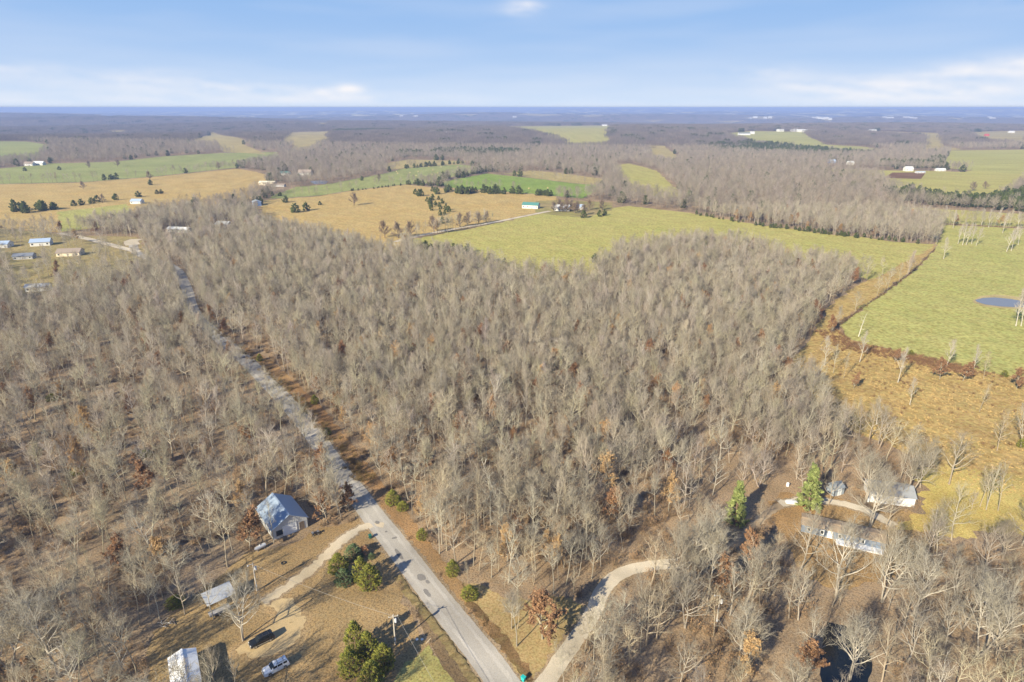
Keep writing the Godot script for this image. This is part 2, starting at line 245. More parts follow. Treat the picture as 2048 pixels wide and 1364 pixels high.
const CEDAR_ROWS := [
[-107,-787,-84,-860,12,8.0,14.0,"dark cedar in the clump on top of the golden hill"],
[-94,-760,-78,-703,7,7.0,10.0,"dark cedar in the line down the golden hill"],
[-80,-703,-61,-635,8,6.5,10.0,"dark cedar in the line down the golden hill"],
[-64,-611,-60,-589,3,5.5,6.0,"dark cedar at the foot of the line down the golden hill"],
[-73,-807,-52,-816,9,9.0,10.0,"dark cedar in the left row below the bright green field"],
[-49,-816,9,-811,16,9.0,9.0,"dark cedar in the middle row below the bright green field"],
[27,-796,53,-786,9,8.0,7.0,"dark cedar in the right row below the bright green field"],
[-100,-971,-34,-1139,22,10.0,10.0,"dark cedar in the hedge between bale field and bright green field"],
[-194,-1197,-95,-1343,26,8.0,8.0,"dark cedar in the far hedge above the bale field"],
[-148,-922,-95,-896,16,7.0,9.0,"dark cedar in the hedge above the golden hill"],
[-205,-834,-150,-909,16,3.0,4.0,"low dark cedar in the thin hedge left of the golden hill"],
[-72,-481,-57,-470,6,5.0,5.0,"dark cedar at the near edge of the yellow green field, left"],
[-49,-470,-29,-462,9,6.0,6.0,"dark cedar at the near edge of the yellow green field"],
[-17,-442,-8,-430,4,5.0,5.0,"dark cedar at the near edge of the yellow green field, right"],
[-511,-663,-483,-669,14,9.0,12.0,"dark cedar in the clump left of the green strip"],
[-511,-1239,-495,-1336,12,10.0,12.0,"dark cedar in the grove below the far meadow corner"],
[-607,-988,-597,-1003,5,8.0,8.0,"dark cedar in the brush at the meadow line"],
[215,-583,236,-568,9,4.0,4.0,"low cedar under the far wood edge"],
[242,-561,283,-522,22,4.0,4.0,"low cedar under the far wood edge"],
[177,-647,214,-594,12,3.5,3.0,"low cedar under the far wood edge, left part"],
[287,-522,315,-499,10,3.5,3.0,"low cedar under the far wood edge, right part"],
[-283,-711,-300,-824,10,8.0,9.0,"dark cedar along the farm road left of the golden hill"]]
const CEDAR_PATCHES := [[726,-1892,160],[763,-1777,160],[775,-1687,120],[609,-1793,60],[498,-745,60],[527,-736,60],[548,-719,70],[743,-1228,60],[905,-1304,80],[931,-1285,80],[-92,-1661,110],[-17,-1670,60],[-717,-2998,200],[-2236,-7939,150],[-230,-1590,50]]
const HAY_BALES := [[-187,-1086,1],[-129,-1066,1],[-137,-1151,1],[-154,-1233,1],[-130,-1221,1],[-99,-1052,1],[-100,-1233,1],[-91,-1151,1],[-73,-1151,1],[-169,-1100,1],[-158,-1120,1],[-195,-1121,1],[-151,-1044,1],[-122,-1090,1],[-89,-908,1],[22,-859,1],[47,-864,1],[71,-831,1]]
const RAGS := [[-18,-101,1],[-19,-101,1]]
const POLE_YARD := Vector3(-56.1, 0, -114.8)
const POLE_ROAD := Vector3(-23.1, 0, -99.7)
const POLE_WOOD := Vector3(41.9, 0, -104.6)
const TANK := Vector3(-60.5, 0, -128.9)
const TIRE := Vector3(-53.3, 0, -123.8)
const BIN_GREEN := Vector3(-35.0, 0, -133.1)
const BIN_TEAL := Vector3(2.1, 0, -91.0)
const SHRUB_RUSSET := Vector3(-35.2, 0, -126.8)
const DEBRIS := Vector3(-71.0, 0, -105.2)
const POST_LEAN := Vector3(-16.0, 0, -100.0)
const TRAILER := Vector3(-62.6, 0, -107.7)
const SHED_SMALL := Vector3(89.0, 0, -153.3)
const TARP := Vector3(75.0, 0, -147.8)
const DRUM := Vector3(77.4, 0, -156.5)
const DRUM_B := Vector3(96.0, 0, -149.0)
const BLIND := Vector3(334.6, 0, -507.1)
const LOG := Vector3(-140.2, 0, -183.9)
const BUILDINGS := [
[-363.2,-493.9,13.0,9.0,3.2,2.0,-20,"white","slate","ranch_house","house","white house with a blue grey roof by the lane at the far left"],
[-387.6,-486.2,11.0,9.0,3.0,1.8,-10,"white","slate","ranch_house","house","pale house cut by the left border beyond the wood"],
[-342.8,-446.7,12.0,7.0,2.6,1.4,-15,"grey","dark","storage_shed","shed","dark roofed grey shed below the two left houses"],
[-317.8,-458.1,15.0,9.0,2.8,2.2,-10,"cream","umber","ranch_house","house","brown roofed ranch house with a cream gable beside the lane"],
[-274.9,-362.5,12.0,5.0,3.0,1.2,-12,"white","grey","mobile_home","house","white mobile home half hidden in the left wood"],
[-283.3,-549.2,20.0,6.0,3.2,1.2,14,"grey","white","mobile_home","house","long white roofed trailer in the wood beyond the road bend"],
[-257.1,-576.2,12.0,8.0,2.8,2.0,10,"grey","grey","cabin","house","grey roofed cabin sunk among the trees right of the trailer"],
[-276.5,-707.6,9.0,8.0,4.5,1.5,60,"blue","pale","storage_shed","shed","blue walled metal shed on the edge of the golden field"],
[-415.3,-724.5,11.0,8.0,3.2,2.0,0,"white","slate","farmhouse","house","white house with a blue roof at the end of the green strip"],
[-364.1,-1065.7,14.9,9.8,3.4,2.4,5,"white","green","barn","barn","white barn with a green roof in front of the far wood"],
[-331.8,-1065.2,20.0,12.0,4.5,4.0,0,"white","umber","farmhouse","house","white two gabled farmhouse right of the green roofed barn"],
[-337.5,-912.3,22.0,9.0,4.0,1.5,8,"cream","cream","storage_shed","shed","low cream shed in the bare grove left of the farm road"],
[-316.3,-892.9,18.0,7.0,2.6,1.2,3,"grey","umber","storage_shed","shed","low brown roofed open shed next to the cream shed"],
[20.1,-688.1,17.0,9.0,3.8,2.2,18,"white","green","workshop","shed","white outbuilding with a dark green roof at the end of the farm lane"],
[51.5,-670.5,16.0,9.0,3.6,2.4,8,"white","grey","farmhouse","house","white farmhouse hidden behind bare garden trees"],
[71.1,-680.8,7.0,6.0,3.0,2.0,10,"pale","slate","garden_shed","shed","small blue roofed shed right of the hidden farmhouse"],
[880.1,-2566.6,43.4,15.4,6.0,3.2,0,"pale","dark","livestock_barn","barn","long dark roofed livestock shed on the far right pasture, leftmost"],
[937.6,-2644.5,16.1,12.6,6.0,3.2,0,"white","white","farmhouse","house","small white house just right of the long dark roofed shed"],
[1146.9,-2900.7,28.5,14.0,6.8,3.2,0,"white","white","livestock_barn","barn","first of the far white barns, counted from the left"],
[1216.6,-2924.0,31.0,15.4,6.8,4.0,0,"white","white","livestock_barn","barn","second of the far white barns, counted from the left"],
[1229.7,-2883.3,33.5,15.4,6.8,4.0,0,"white","white","livestock_barn","barn","third of the far white barns, counted from the left"],
[1277.2,-2899.3,49.6,15.4,6.8,4.0,0,"white","white","livestock_barn","barn","longest and rightmost of the far white barns"],
[634.2,-1324.2,12.0,10.0,4.0,3.0,0,"blue","slate","farmhouse","house","blue house at the far field road"],
[648.1,-1278.1,11.0,9.0,4.0,2.5,0,"white","white","farmhouse","house","white roofed house beside dark cedars at the far field road"],
[666.1,-1117.6,12.0,10.0,4.5,3.0,0,"white","white","barn","barn","white barn above the brown corral"],
[662.6,-1077.8,14.0,6.0,2.0,0.8,-5,"pale","pale","cattle_shed","shed","low pale cattle shed right of the brown corral"],
[717.8,-1114.2,14.9,6.3,3.0,1.6,0,"white","white","mobile_home","house","long white house right of the brown corral"],
[-893.2,-1234.6,16.1,9.8,3.8,3.2,0,"white","umber","farmhouse","house","left far house behind the green meadow"],
[-883.2,-1245.6,18.6,9.8,3.8,3.2,0,"white","white","farmhouse","house","right far house behind the green meadow"],
[346.8,-1735.5,18.6,8.4,4.5,2.4,0,"white","white","mobile_home","house","white house in a small gap of the far wood"],
[613.5,-4508.1,31.0,14.0,6.0,3.2,0,"white","white","barn","barn","white barn on top of the far green hill"],
[-248.3,-2566.2,24.8,12.6,6.0,3.2,0,"white","grey","farmhouse","house","far house left of the green hill fields"],
[-118.2,-2861.8,24.8,12.6,6.0,3.2,0,"cream","grey","farmhouse","house","far house beside the cedar patch left of the green hill"],
[1905.6,-2715.9,14.9,9.8,5.2,3.2,0,"red","red","barn","barn","small red barn on the far right pasture"],
[2261.7,-3069.7,24.8,11.2,6.0,3.2,0,"white","white","farmhouse","house","far white house right of the small red barn"],
[1630.2,-3065.1,31.0,12.6,6.0,3.2,0,"white","grey","farmhouse","house","far pale house on the straw coloured strip"],
[-2178.5,-3178.1,37.2,14.0,7.5,3.2,0,"white","white","barn","barn","far white barn in the left distance"]]
const TOWN := [[3434,-7755,40],[4210,-9419,30],[3442,-7647,55],[3354,-7366,35],[3475,-7547,45],[3358,-7198,30],[4082,-7487,40],[4051,-7358,30],[4084,-7359,50],[4329,-7495,60],[4319,-7383,40],[4306,-7286,30],[5426,-7753,40],[5186,-7367,60],[-1410,-8713,40],[-1226,-8717,50],[32,-8603,50],[3018,-8474,50],[3103,-8366,30],[3251,-8598,40],[2777,-7956,30]]
const FENCE_PASTURE := [319,-480.5,257.5,-405.9,204.6,-347.8,159.7,-299.2]
const FENCE_FAR := [391.5,-587,417.7,-576.3,449.2,-565.8,485.5,-555.6]
const BRUSH_LINE := [149.5,-288.8,149.1,-271,157.2,-264.7,166.1,-257.4,173.3,-251.6,178.1,-244.4,187.8,-239.1]
const BERM := [-25.5,-119.9,-22.2,-114.7,-18.5,-109.6,-14.1,-103.2,-10.1,-97,-6.9,-92.1,-3.5,-86.9]
const FENCE_ROAD_HEDGE := [-142,-291.7,-120.5,-267.8,-97.1,-239.1,-77.1,-213.2,-61.7,-190,-48.5,-169.3,-41,-158.3]
const MARKS := [[2,-147,"below the white barked tree"],[-16,-136,"a little above the low roadside cedar"],[-2,-113,"next to the corner lawn pair"],[15,-120,"left of the gravel bend"],[14,-147,"under the tan leaved oak"],[-22,-162,"right of the road by the first cedars"],[-99,-125,"half way up the left border"],[-71,-115,"beside the dark thicket"],[63,-95,"at the dark pond"],[33,-112,"inside the gravel bend"],[-89,-98,"near the lower left corner"],[-113,-120,"by the left border"],[-84,-112,"left of the brush pile"],[-71,-125,"above the lean-to"],[-70,-141,"left of the metal garage"],[-97,-147,"left behind the garage"],[-53,-155,"behind the garage by the road"],[-28,-152,"near the roadside cedars"],[-8,-125,"above the corner lawn"],[9,-132,"between corner lawn and clearing"],[29,-139,"above the bend of the gravel drive"],[51,-150,"beside the shorter pine"],[22,-98,"close right of the gravel drive"],[36,-96,"below the white topped pole"],[52,-120,"above the white topped pole"],[59,-105,"left of the dark pond"],[75,-96,"right of the dark pond"],[100,-112,"in the lower right thicket"],[102,-123,"right of the mobile home"],[66,-132,"left of the mobile home"],[104,-168,"behind the small shed"]]
# ---------------------------------------------------------------- mesh collector
class Geo:
	var v := PackedVector3Array()
	var n := PackedVector3Array()
	var c := PackedColorArray()
	var i := PackedInt32Array()
	func add(p: Vector3, m: Vector3, k: Color) -> int:
		v.append(p); n.append(m); c.append(k)
		return v.size() - 1
	func tri(a: Vector3, b: Vector3, d: Vector3, k := Color.WHITE) -> void:   # clockwise seen from the front
		var m := (d - a).cross(b - a).normalized()
		var s := v.size()
		v.append(a); v.append(b); v.append(d)
		n.append(m); n.append(m); n.append(m)
		c.append(k); c.append(k); c.append(k)
		i.append(s); i.append(s + 1); i.append(s + 2)
	func quad(a: Vector3, b: Vector3, d: Vector3, e: Vector3, k := Color.WHITE) -> void:
		tri(a, b, d, k); tri(a, d, e, k)
	func box(at: Vector3, size: Vector3, turn := Basis.IDENTITY, k := Color.WHITE) -> void:
		var h := size / 2.0
		var p: Array[Vector3] = []
		for q in 8:
			p.append(at + turn * Vector3(h.x if q & 1 else -h.x, h.y if q & 2 else -h.y, h.z if q & 4 else -h.z))
		for f in [[4, 6, 7, 5], [1, 3, 2, 0], [5, 7, 3, 1], [0, 2, 6, 4], [6, 2, 3, 7], [0, 4, 5, 1]]:
			quad(p[f[0]], p[f[1]], p[f[2]], p[f[3]], k)
	func tube(pts: PackedVector3Array, rad: PackedFloat32Array, sides: int, k := Color.WHITE, k2 := Color.WHITE) -> void:
		var last := pts.size() - 1
		var prev := -1
		var t := (pts[1] - pts[0]).normalized()
		var u := t.cross(Vector3(0.31, 0.17, 0.93)).normalized()
		for q in pts.size():
			if q > 0:
				t = (pts[mini(q + 1, last)] - pts[q - 1]).normalized()
				u = (u - t * u.dot(t)).normalized()
			var w := t.cross(u)
			var kk := k.lerp(k2, float(q) / last)
			var s := v.size()
			if q == last and rad[q] <= 0.0:
				add(pts[q], t, kk)
				for a in sides:
					i.append(prev + a); i.append(s); i.append(prev + (a + 1) % sides)
				return
			for a in sides:
				var an := TAU * a / sides
				var d := u * cos(an) + w * sin(an)
				v.append(pts[q] + d * rad[q]); n.append(d); c.append(kk)
			if prev >= 0:
				for a in sides:
					var b := (a + 1) % sides
					i.append(prev + a); i.append(s + a); i.append(s + b)
					i.append(prev + a); i.append(s + b); i.append(prev + b)
			prev = s
	func disc(at: Vector3, axis: Vector3, r: float, sides: int, k := Color.WHITE) -> void:
		var u := axis.cross(Vector3(0.31, 0.97, 0.13)).normalized()
		var w := axis.cross(u)
		for a in sides:
			var p := at + (u * cos(TAU * a / sides) + w * sin(TAU * a / sides)) * r
			var q := at + (u * cos(TAU * (a + 1) / sides) + w * sin(TAU * (a + 1) / sides)) * r
			tri(at, q, p, k)
	func rod(a: Vector3, b: Vector3, r: float, sides := 6, k := Color.WHITE, r2 := -1.0) -> void:
		tube(PackedVector3Array([a, b]), PackedFloat32Array([r, r if r2 < 0 else r2]), sides, k, k)
		disc(a, (a - b).normalized(), r, sides, k)
		disc(b, (b - a).normalized(), r if r2 < 0 else r2, sides, k)
	func join(g: Geo) -> void:
		var s := v.size()
		v.append_array(g.v); n.append_array(g.n); c.append_array(g.c)
		for q in g.i:
			i.append(s + q)
	func mesh() -> ArrayMesh:
		var a := []
		a.resize(Mesh.ARRAY_MAX)
		a[Mesh.ARRAY_VERTEX] = v; a[Mesh.ARRAY_NORMAL] = n; a[Mesh.ARRAY_COLOR] = c; a[Mesh.ARRAY_INDEX] = i
		var m := ArrayMesh.new()
		m.add_surface_from_arrays(Mesh.PRIMITIVE_TRIANGLES, a)
		return m

# ---------------------------------------------------------------- naming
var taken := {}
var mats := {}
var rng := RandomNumberGenerator.new()

func numbered(called: String) -> String:
	taken[called] = taken.get(called, -1) + 1
	return called if taken[called] == 0 else "%s_%03d" % [called, taken[called]]

func tag(o: Node, label := "", category := "", group := "", kind := "") -> Node:
	if label: o.set_meta("label", label)
	if category: o.set_meta("category", category)
	if group: o.set_meta("group", group)
	if kind: o.set_meta("kind", kind)
	return o

func obj(called: String, m: Mesh, mat: Material, parent: Node = null) -> MeshInstance3D:
	var o := MeshInstance3D.new()
	o.mesh = m
	o.material_override = mat
	o.name = numbered(called) if parent == null else called
	(self if parent == null else parent).add_child(o, true)
	return o

func thing(called: String, at: Vector3, turn := 0.0) -> Node3D:
	var o := Node3D.new()
	o.name = numbered(called)
	add_child(o)
	o.position = at
	o.rotation.y = turn
	return o

func flat(key: String, lin: Color, rough := 0.85, metal := 0.0) -> StandardMaterial3D:
	if not mats.has(key):
		var m := StandardMaterial3D.new()
		m.albedo_color = lin.linear_to_srgb()
		m.roughness = rough
		m.metallic = metal
		mats[key] = m
	return mats[key]

func tinted(key: String, lin: Color, rough := 0.9, back := 0.0) -> StandardMaterial3D:    # colours come from the vertices
	if not mats.has(key):
		var m := StandardMaterial3D.new()
		m.vertex_color_use_as_albedo = true
		m.albedo_color = lin.linear_to_srgb()
		m.roughness = rough
		m.metallic_specular = 0.2
		if back > 0.0:
			m.backlight_enabled = true
			m.backlight = Color(back, back, back * 0.6)
		mats[key] = m
	return mats[key]

# ---------------------------------------------------------------- terrain
func hgt(x: float, z: float) -> float:
	var r := sqrt(x * x + z * z)
	if r < 450.0: return 0.0
	var s := smoothstep(450.0, 2200.0, r)
	var s2 := smoothstep(2600.0, 8000.0, r)
	var h := s * (7.0 * sin(x / 610.0 + 1.3) * cos(z / 480.0 + 0.4) + 5.0 * sin((x * 0.6 + z) / 370.0 + 2.1))
	h += smoothstep(11000.0, 22000.0, r) * (34.0 * sin(x / 5200.0 + 0.4) + 24.0 * sin(x / 1700.0 + z / 3000.0) + 16.0 * sin(x / 640.0 + z / 900.0))
	return h + s2 * (36.0 * sin(x / 2300.0 + 0.7) * cos(z / 1500.0 + 1.0) + 24.0 * sin((z - 0.4 * x) / 800.0 + 0.5) + 12.0 * sin((z + 0.7 * x) / 410.0 + 1.0) - 30.0)

func on_ground(x: float, z: float) -> Vector3:
	return Vector3(x, hgt(x, z), z)

var xs := PackedFloat32Array()
var zs := PackedFloat32Array()
var patches := FastNoiseLite.new()
var fine := FastNoiseLite.new()
var streaks := FastNoiseLite.new()
var mottle := 1.0

func lay_lattice() -> void:
	var p := 0.0
	var half := PackedFloat32Array()
	while p < 26000.0:
		half.append(p)
		p += 6.0 + maxf(0.0, (p - 330.0) * 0.055)
	for k in range(half.size() - 1, 0, -1): xs.append(-half[k])
	for k in half: xs.append(k)
	p = -240.0
	while p < 30000.0:
		zs.append(-p)
		p += 6.0 + maxf(0.0, (p - 620.0) * 0.04)
	zs.reverse()

func shade_of(cols: Array, x: float, z: float) -> Color:
	var a := clampf(patches.get_noise_2d(x, z) * 1.3 * mottle + 0.5, 0.0, 1.0)
	var b := clampf(fine.get_noise_2d(x, z) * 1.1 + 0.5, 0.0, 1.0)
	var s := clampf(streaks.get_noise_2d(x * 0.8, z) * 1.1 * mottle + 0.4, 0.0, 1.0)
	var k: Color = cols[0].lerp(cols[1], a)
	if cols.size() > 2: k = k.lerp(cols[2], s * 0.75)
	return k * (1.0 + 0.44 * mottle * (b - 0.5))

func ring(a: Array) -> PackedVector2Array:
	var p := PackedVector2Array()
	for k in range(0, a.size(), 2): p.append(Vector2(a[k], a[k + 1]))
	return p

func ragged(p: PackedVector2Array, step: float, amp: float) -> PackedVector2Array:    # an edge as grass and leaves leave it
	var out := PackedVector2Array()
	for k in p.size():
		var a := p[k]
		var b := p[(k + 1) % p.size()]
		var nn := clampi(int(a.distance_to(b) / step), 1, 120)
		var side := (b - a).orthogonal().normalized()
		for q in nn:
			var t := a.lerp(b, float(q) / nn)
			var e := minf(float(q), float(nn - q)) / 3.0
			var w := fine.get_noise_2d(t.x * 2.0 + 71.0, t.y * 2.0) + 0.7 * fine.get_noise_2d(t.x * 9.0, t.y * 9.0 + 31.0) + 0.5 * fine.get_noise_2d(t.x * 27.0, t.y * 27.0 + 31.0)
			out.append(t + side * w * amp * clampf(e, 0.0, 1.0))
	return out

func grown(p: PackedVector2Array, by: float) -> PackedVector2Array:
	return Geometry2D.offset_polygon(p, by)[0]

func strip(a: Array, width: float, wobble := 0.0) -> PackedVector2Array:
	var c := Curve2D.new()
	var p := ring(a)
	for k in p.size():
		var tan := (p[mini(k + 1, p.size() - 1)] - p[maxi(k - 1, 0)]) / 6.0
		c.add_point(p[k], -tan, tan)
	c.bake_interval = 0.8
	var line := c.get_baked_points()
	var l := PackedVector2Array()
	var r := PackedVector2Array()
	for k in line.size():
		var d := (line[mini(k + 1, line.size() - 1)] - line[maxi(k - 1, 0)]).normalized().orthogonal()
		var w := width / 2.0
		l.append(line[k] + d * (w + wobble * (fine.get_noise_2d(line[k].x * 4.0, line[k].y * 4.0) + 0.7 * fine.get_noise_2d(line[k].x * 22.0, line[k].y * 22.0))))
		r.append(line[k] - d * (w + wobble * (fine.get_noise_2d(line[k].x * 4.0 + 40.0, line[k].y * 4.0) + 0.7 * fine.get_noise_2d(line[k].x * 22.0 + 9.0, line[k].y * 22.0))))
	r.reverse()
	l.append_array(r)
	return l

func at_index(arr: PackedFloat32Array, x: float) -> int:
	return clampi(arr.bsearch(x, false) - 1, 0, arr.size() - 2)

func plane_y(a: Vector3, b: Vector3, c: Vector3, p: Vector2) -> float:
	var d := (b.x - a.x) * (c.z - a.z) - (c.x - a.x) * (b.z - a.z)
	var u := ((p.x - a.x) * (c.z - a.z) - (c.x - a.x) * (p.y - a.z)) / d
	var w := ((b.x - a.x) * (p.y - a.z) - (p.x - a.x) * (b.z - a.z)) / d
	return a.y + u * (b.y - a.y) + w * (c.y - a.y)

# a sheet that follows the ground, cut out along the given outline
func sheet(called: String, poly: PackedVector2Array, lift: float, cols: Array, mat: Material) -> MeshInstance3D:
	var g := Geo.new()
	var lo := poly[0]
	var hi := poly[0]
	for p in poly:
		lo = lo.min(p); hi = hi.max(p)
	var i0 := at_index(xs, lo.x)
	var i1 := at_index(xs, hi.x)
	var j0 := at_index(zs, lo.y)
	var j1 := at_index(zs, hi.y)
	var edge := {}
	for k in poly.size():
		var a := poly[k]
		var b := poly[(k + 1) % poly.size()]
		var nn := int(a.distance_to(b) / 1.5) + 2
		for q in nn + 1:
			var t := a.lerp(b, float(q) / nn)
			edge[Vector2i(at_index(xs, t.x), at_index(zs, t.y))] = true
	for i in range(i0, i1 + 1):
		for j in range(j0, j1 + 1):
			var p := [on_ground(xs[i], zs[j]), on_ground(xs[i + 1], zs[j]), on_ground(xs[i + 1], zs[j + 1]), on_ground(xs[i], zs[j + 1])]
			var cut := edge.has(Vector2i(i, j))
			if not cut and not Geometry2D.is_point_in_polygon(Vector2(xs[i] + xs[i + 1], zs[j] + zs[j + 1]) / 2.0, poly):
				continue
			for f in [[0, 1, 2], [0, 2, 3]]:
				var a: Vector3 = p[f[0]]
				var b: Vector3 = p[f[1]]
				var c: Vector3 = p[f[2]]
				var nrm := (b - a).cross(c - a).normalized()
				if nrm.y < 0: nrm = -nrm
				var outs := [PackedVector2Array([Vector2(a.x, a.z), Vector2(b.x, b.z), Vector2(c.x, c.z)])]
				if cut: outs = Geometry2D.intersect_polygons(outs[0], poly)
				for o in outs:
					var s := g.v.size()
					for q in o: g.add(Vector3(q.x, plane_y(a, b, c, q) + lift, q.y), nrm, shade_of(cols, q.x, q.y))
					var ix: PackedInt32Array = [0, 1, 2] if not cut else Geometry2D.triangulate_polygon(o)
					for k in range(0, ix.size(), 3):
						var A: Vector3 = g.v[s + ix[k]]
						var B: Vector3 = g.v[s + ix[k + 1]]
						var C: Vector3 = g.v[s + ix[k + 2]]
						var up := (C - A).cross(B - A).y > 0
						g.i.append(s + ix[k]); g.i.append(s + ix[k + 1 if up else k + 2]); g.i.append(s + ix[k + 2 if up else k + 1])
	var o := obj(called, g.mesh(), mat)
	tag(o, "", "", "", "structure")
	return o

func speckle(seed_: int, freq: float, low: float, warm: Color, cool: Color, dark: Color) -> ImageTexture:
	var f := FastNoiseLite.new()
	f.seed = seed_; f.noise_type = FastNoiseLite.TYPE_SIMPLEX; f.frequency = freq; f.fractal_octaves = 3; f.fractal_gain = 0.7
	var a := f.get_seamless_image(512, 512)
	f.seed = seed_ + 9; f.frequency = freq * 0.22; f.fractal_octaves = 4
	var b := f.get_seamless_image(512, 512)
	f.seed = seed_ + 21; f.frequency = freq * 0.6; f.fractal_octaves = 2
	var d := f.get_seamless_image(512, 512)
	var im := Image.create(512, 512, false, Image.FORMAT_RGB8)
	for y in 512:
		for x in 512:
			var k := warm.lerp(cool, clampf((b.get_pixel(x, y).r - 0.5) * 1.6 + 0.5, 0, 1))
			k = k.lerp(dark, clampf((d.get_pixel(x, y).r - 0.56) * 3.5, 0, 0.8))
			var e := lerpf(low, 1.0, a.get_pixel(x, y).r)
			im.set_pixel(x, y, Color(k.r * e, k.g * e, k.b * e).linear_to_srgb())
	return ImageTexture.create_from_image(im)

func soil_mat(tex: Texture2D, tile: float, rough := 0.95) -> StandardMaterial3D:
	var m := StandardMaterial3D.new()
	m.vertex_color_use_as_albedo = true
	m.albedo_texture = tex
	m.uv1_triplanar = true
	m.uv1_world_triplanar = true
	m.uv1_scale = Vector3.ONE / tile
	m.roughness = rough
	m.metallic_specular = 0.15
	return m

# ---------------------------------------------------------------- trees
var tips := PackedVector3Array()

func bend(start: Vector3, dir: Vector3, length: float, segs: int, lift: float, wild: float) -> PackedVector3Array:
	var p := PackedVector3Array([start])
	var d := dir.normalized()
	for k in segs:
		d = (d + Vector3(rng.randf_range(-wild, wild), rng.randf_range(-wild, wild) + lift, rng.randf_range(-wild, wild))).normalized()
		p.append(p[k] + d * length / segs)
	return p

func taper(r0: float, r1: float, count: int) -> PackedFloat32Array:
	var r := PackedFloat32Array()
	for k in count: r.append(lerpf(r0, r1, float(k) / (count - 1)))
	return r

func along(p: PackedVector3Array, t: float) -> Vector3:
	var f := t * (p.size() - 1)
	var k := mini(int(f), p.size() - 2)
	return p[k].lerp(p[k + 1], f - k)

func heading(p: PackedVector3Array, t: float) -> Vector3:
	var k := mini(int(t * (p.size() - 1)), p.size() - 2)
	return (p[k + 1] - p[k]).normalized()

func spread(d: Vector3, angle: float) -> Vector3:
	var side := d.cross(Vector3(rng.randf_range(-1, 1), rng.randf_range(-1, 1), rng.randf_range(-1, 1))).normalized()
	return (d * cos(angle) + side * sin(angle)).normalized()

# a bare broadleaf tree of 14 m; returns trunk and crown
func bare_tree(f: Dictionary) -> Array:
	rng.seed = f.seed
	tips = PackedVector3Array()
	var trunk := Geo.new()
	var crown := Geo.new()
	var bark: Color = f.get("bark", Color(0.29, 0.26, 0.21))
	var limb_k: Color = f.get("limb", Color(0.5, 0.475, 0.38))
	var twig_k: Color = f.get("twig", Color(0.37, 0.34, 0.27))
	var top: float = f.get("top", 12.5)
	var stems: int = f.get("stems", 1)
	var thick: float = f.get("thick", 1.0)
	for st in stems:
		var d0 := Vector3(rng.randf_range(-0.1, 0.1), 1, rng.randf_range(-0.1, 0.1))
		if stems > 1: d0 += Vector3(cos(st * 3.1), 0, sin(st * 3.1)) * 0.22
		var tp := bend(Vector3(0, -0.4, 0), d0, top + 0.4, 7, 0.06, f.get("wander", 0.07))
		var r0: float = f.get("r", 0.17)
		var tr := taper(r0, r0 * 0.16, tp.size())
		tr[0] = r0 * 1.35
		trunk.tube(tp, tr, f.get("sides", 6), bark, limb_k)
		var limbs: int = f.limbs
		var az := rng.randf() * TAU
		for li in limbs:
			var lt := (li + rng.randf() * 0.8) / limbs
			var t: float = lerpf(f.fork, 1.0, lt)
			az += 2.4 + rng.randf_range(-0.5, 0.5)
			var tilt: float = lerpf(f.low, f.high, lt) + rng.randf_range(-0.15, 0.15)
			var ld := Vector3(cos(az) * sin(tilt), cos(tilt), sin(az) * sin(tilt))
			var ll: float = lerpf(f.l0, f.l1, lt) * rng.randf_range(0.75, 1.2)
			var lp := bend(along(tp, minf(t, 0.985)), ld, ll, 4, f.get("rise", 0.12), f.get("wild", 0.22))
			var lr: float = r0 * lerpf(0.5, 0.2, lt) * clampf(ll / 4.0, 0.5, 1.2)
			crown.tube(lp, taper(lr, 0.016 * thick, 5), 4, limb_k, limb_k)
			for bi in f.branches:
				var bt: float = lerpf(0.22, 1.0, (bi + rng.randf()) / f.branches)
				var bd := spread(heading(lp, bt), rng.randf_range(0.45, 0.95))
				bd.y += 0.15
				var bl: float = ll * rng.randf_range(0.34, 0.55) * (1.15 - 0.4 * bt)
				var bp := bend(along(lp, bt), bd, bl, 3, 0.08, 0.25)
				crown.tube(bp, taper(0.026 * thick, 0.011 * thick, 4), 3, limb_k, twig_k)
				for ti in f.twigs:
					var tt: float = lerpf(0.15, 1.0, (ti + rng.randf()) / f.twigs)
					var td := spread(heading(bp, tt), rng.randf_range(0.4, 1.0))
					td.y += 0.12
					var tl: float = rng.randf_range(0.7, 1.5) * f.get("twig_len", 1.0)
					var wp := bend(along(bp, tt), td, tl, 2, 0.06, 0.2)
					crown.tube(wp, PackedFloat32Array([0.0125 * thick, 0.009 * thick, 0.0]), 3, twig_k, twig_k)
					tips.append(wp[1]); tips.append(wp[2])
					for qi in f.sprigs:
						var qt := rng.randf_range(0.15, 0.95)
						var qd := spread(heading(wp, qt), rng.randf_range(0.5, 1.0))
						var qs := along(wp, qt)
						crown.tube(PackedVector3Array([qs, qs + qd * rng.randf_range(0.3, 0.75)]), PackedFloat32Array([0.008 * thick, 0.0]), 3, twig_k, twig_k)
	return [trunk, crown]

func leafy(base: Array, count: int, size: float, cols: Array) -> Array:   # dead leaves that hang on
	var crown: Geo = base[1]
	for k in count:
		var p := tips[rng.randi() % tips.size()] + Vector3(rng.randf_range(-0.3, 0.3), rng.randf_range(-0.35, 0.2), rng.randf_range(-0.3, 0.3))
		var a := Vector3(rng.randf_range(-1, 1), rng.randf_range(-0.6, 0.6), rng.randf_range(-1, 1)).normalized()
		var b := a.cross(Vector3(rng.randf_range(-1, 1), 1, rng.randf_range(-1, 1))).normalized()
		var s := size * rng.randf_range(0.6, 1.3)
		var kk: Color = cols[rng.randi() % cols.size()]
		var m := a.cross(b) * s * 0.25
		crown.tri(p - a * s, p + b * s * 0.6 + m, p + a * s, kk)
		crown.tri(p - a * s, p + a * s, p - b * s * 0.6 + m, kk)
	return base

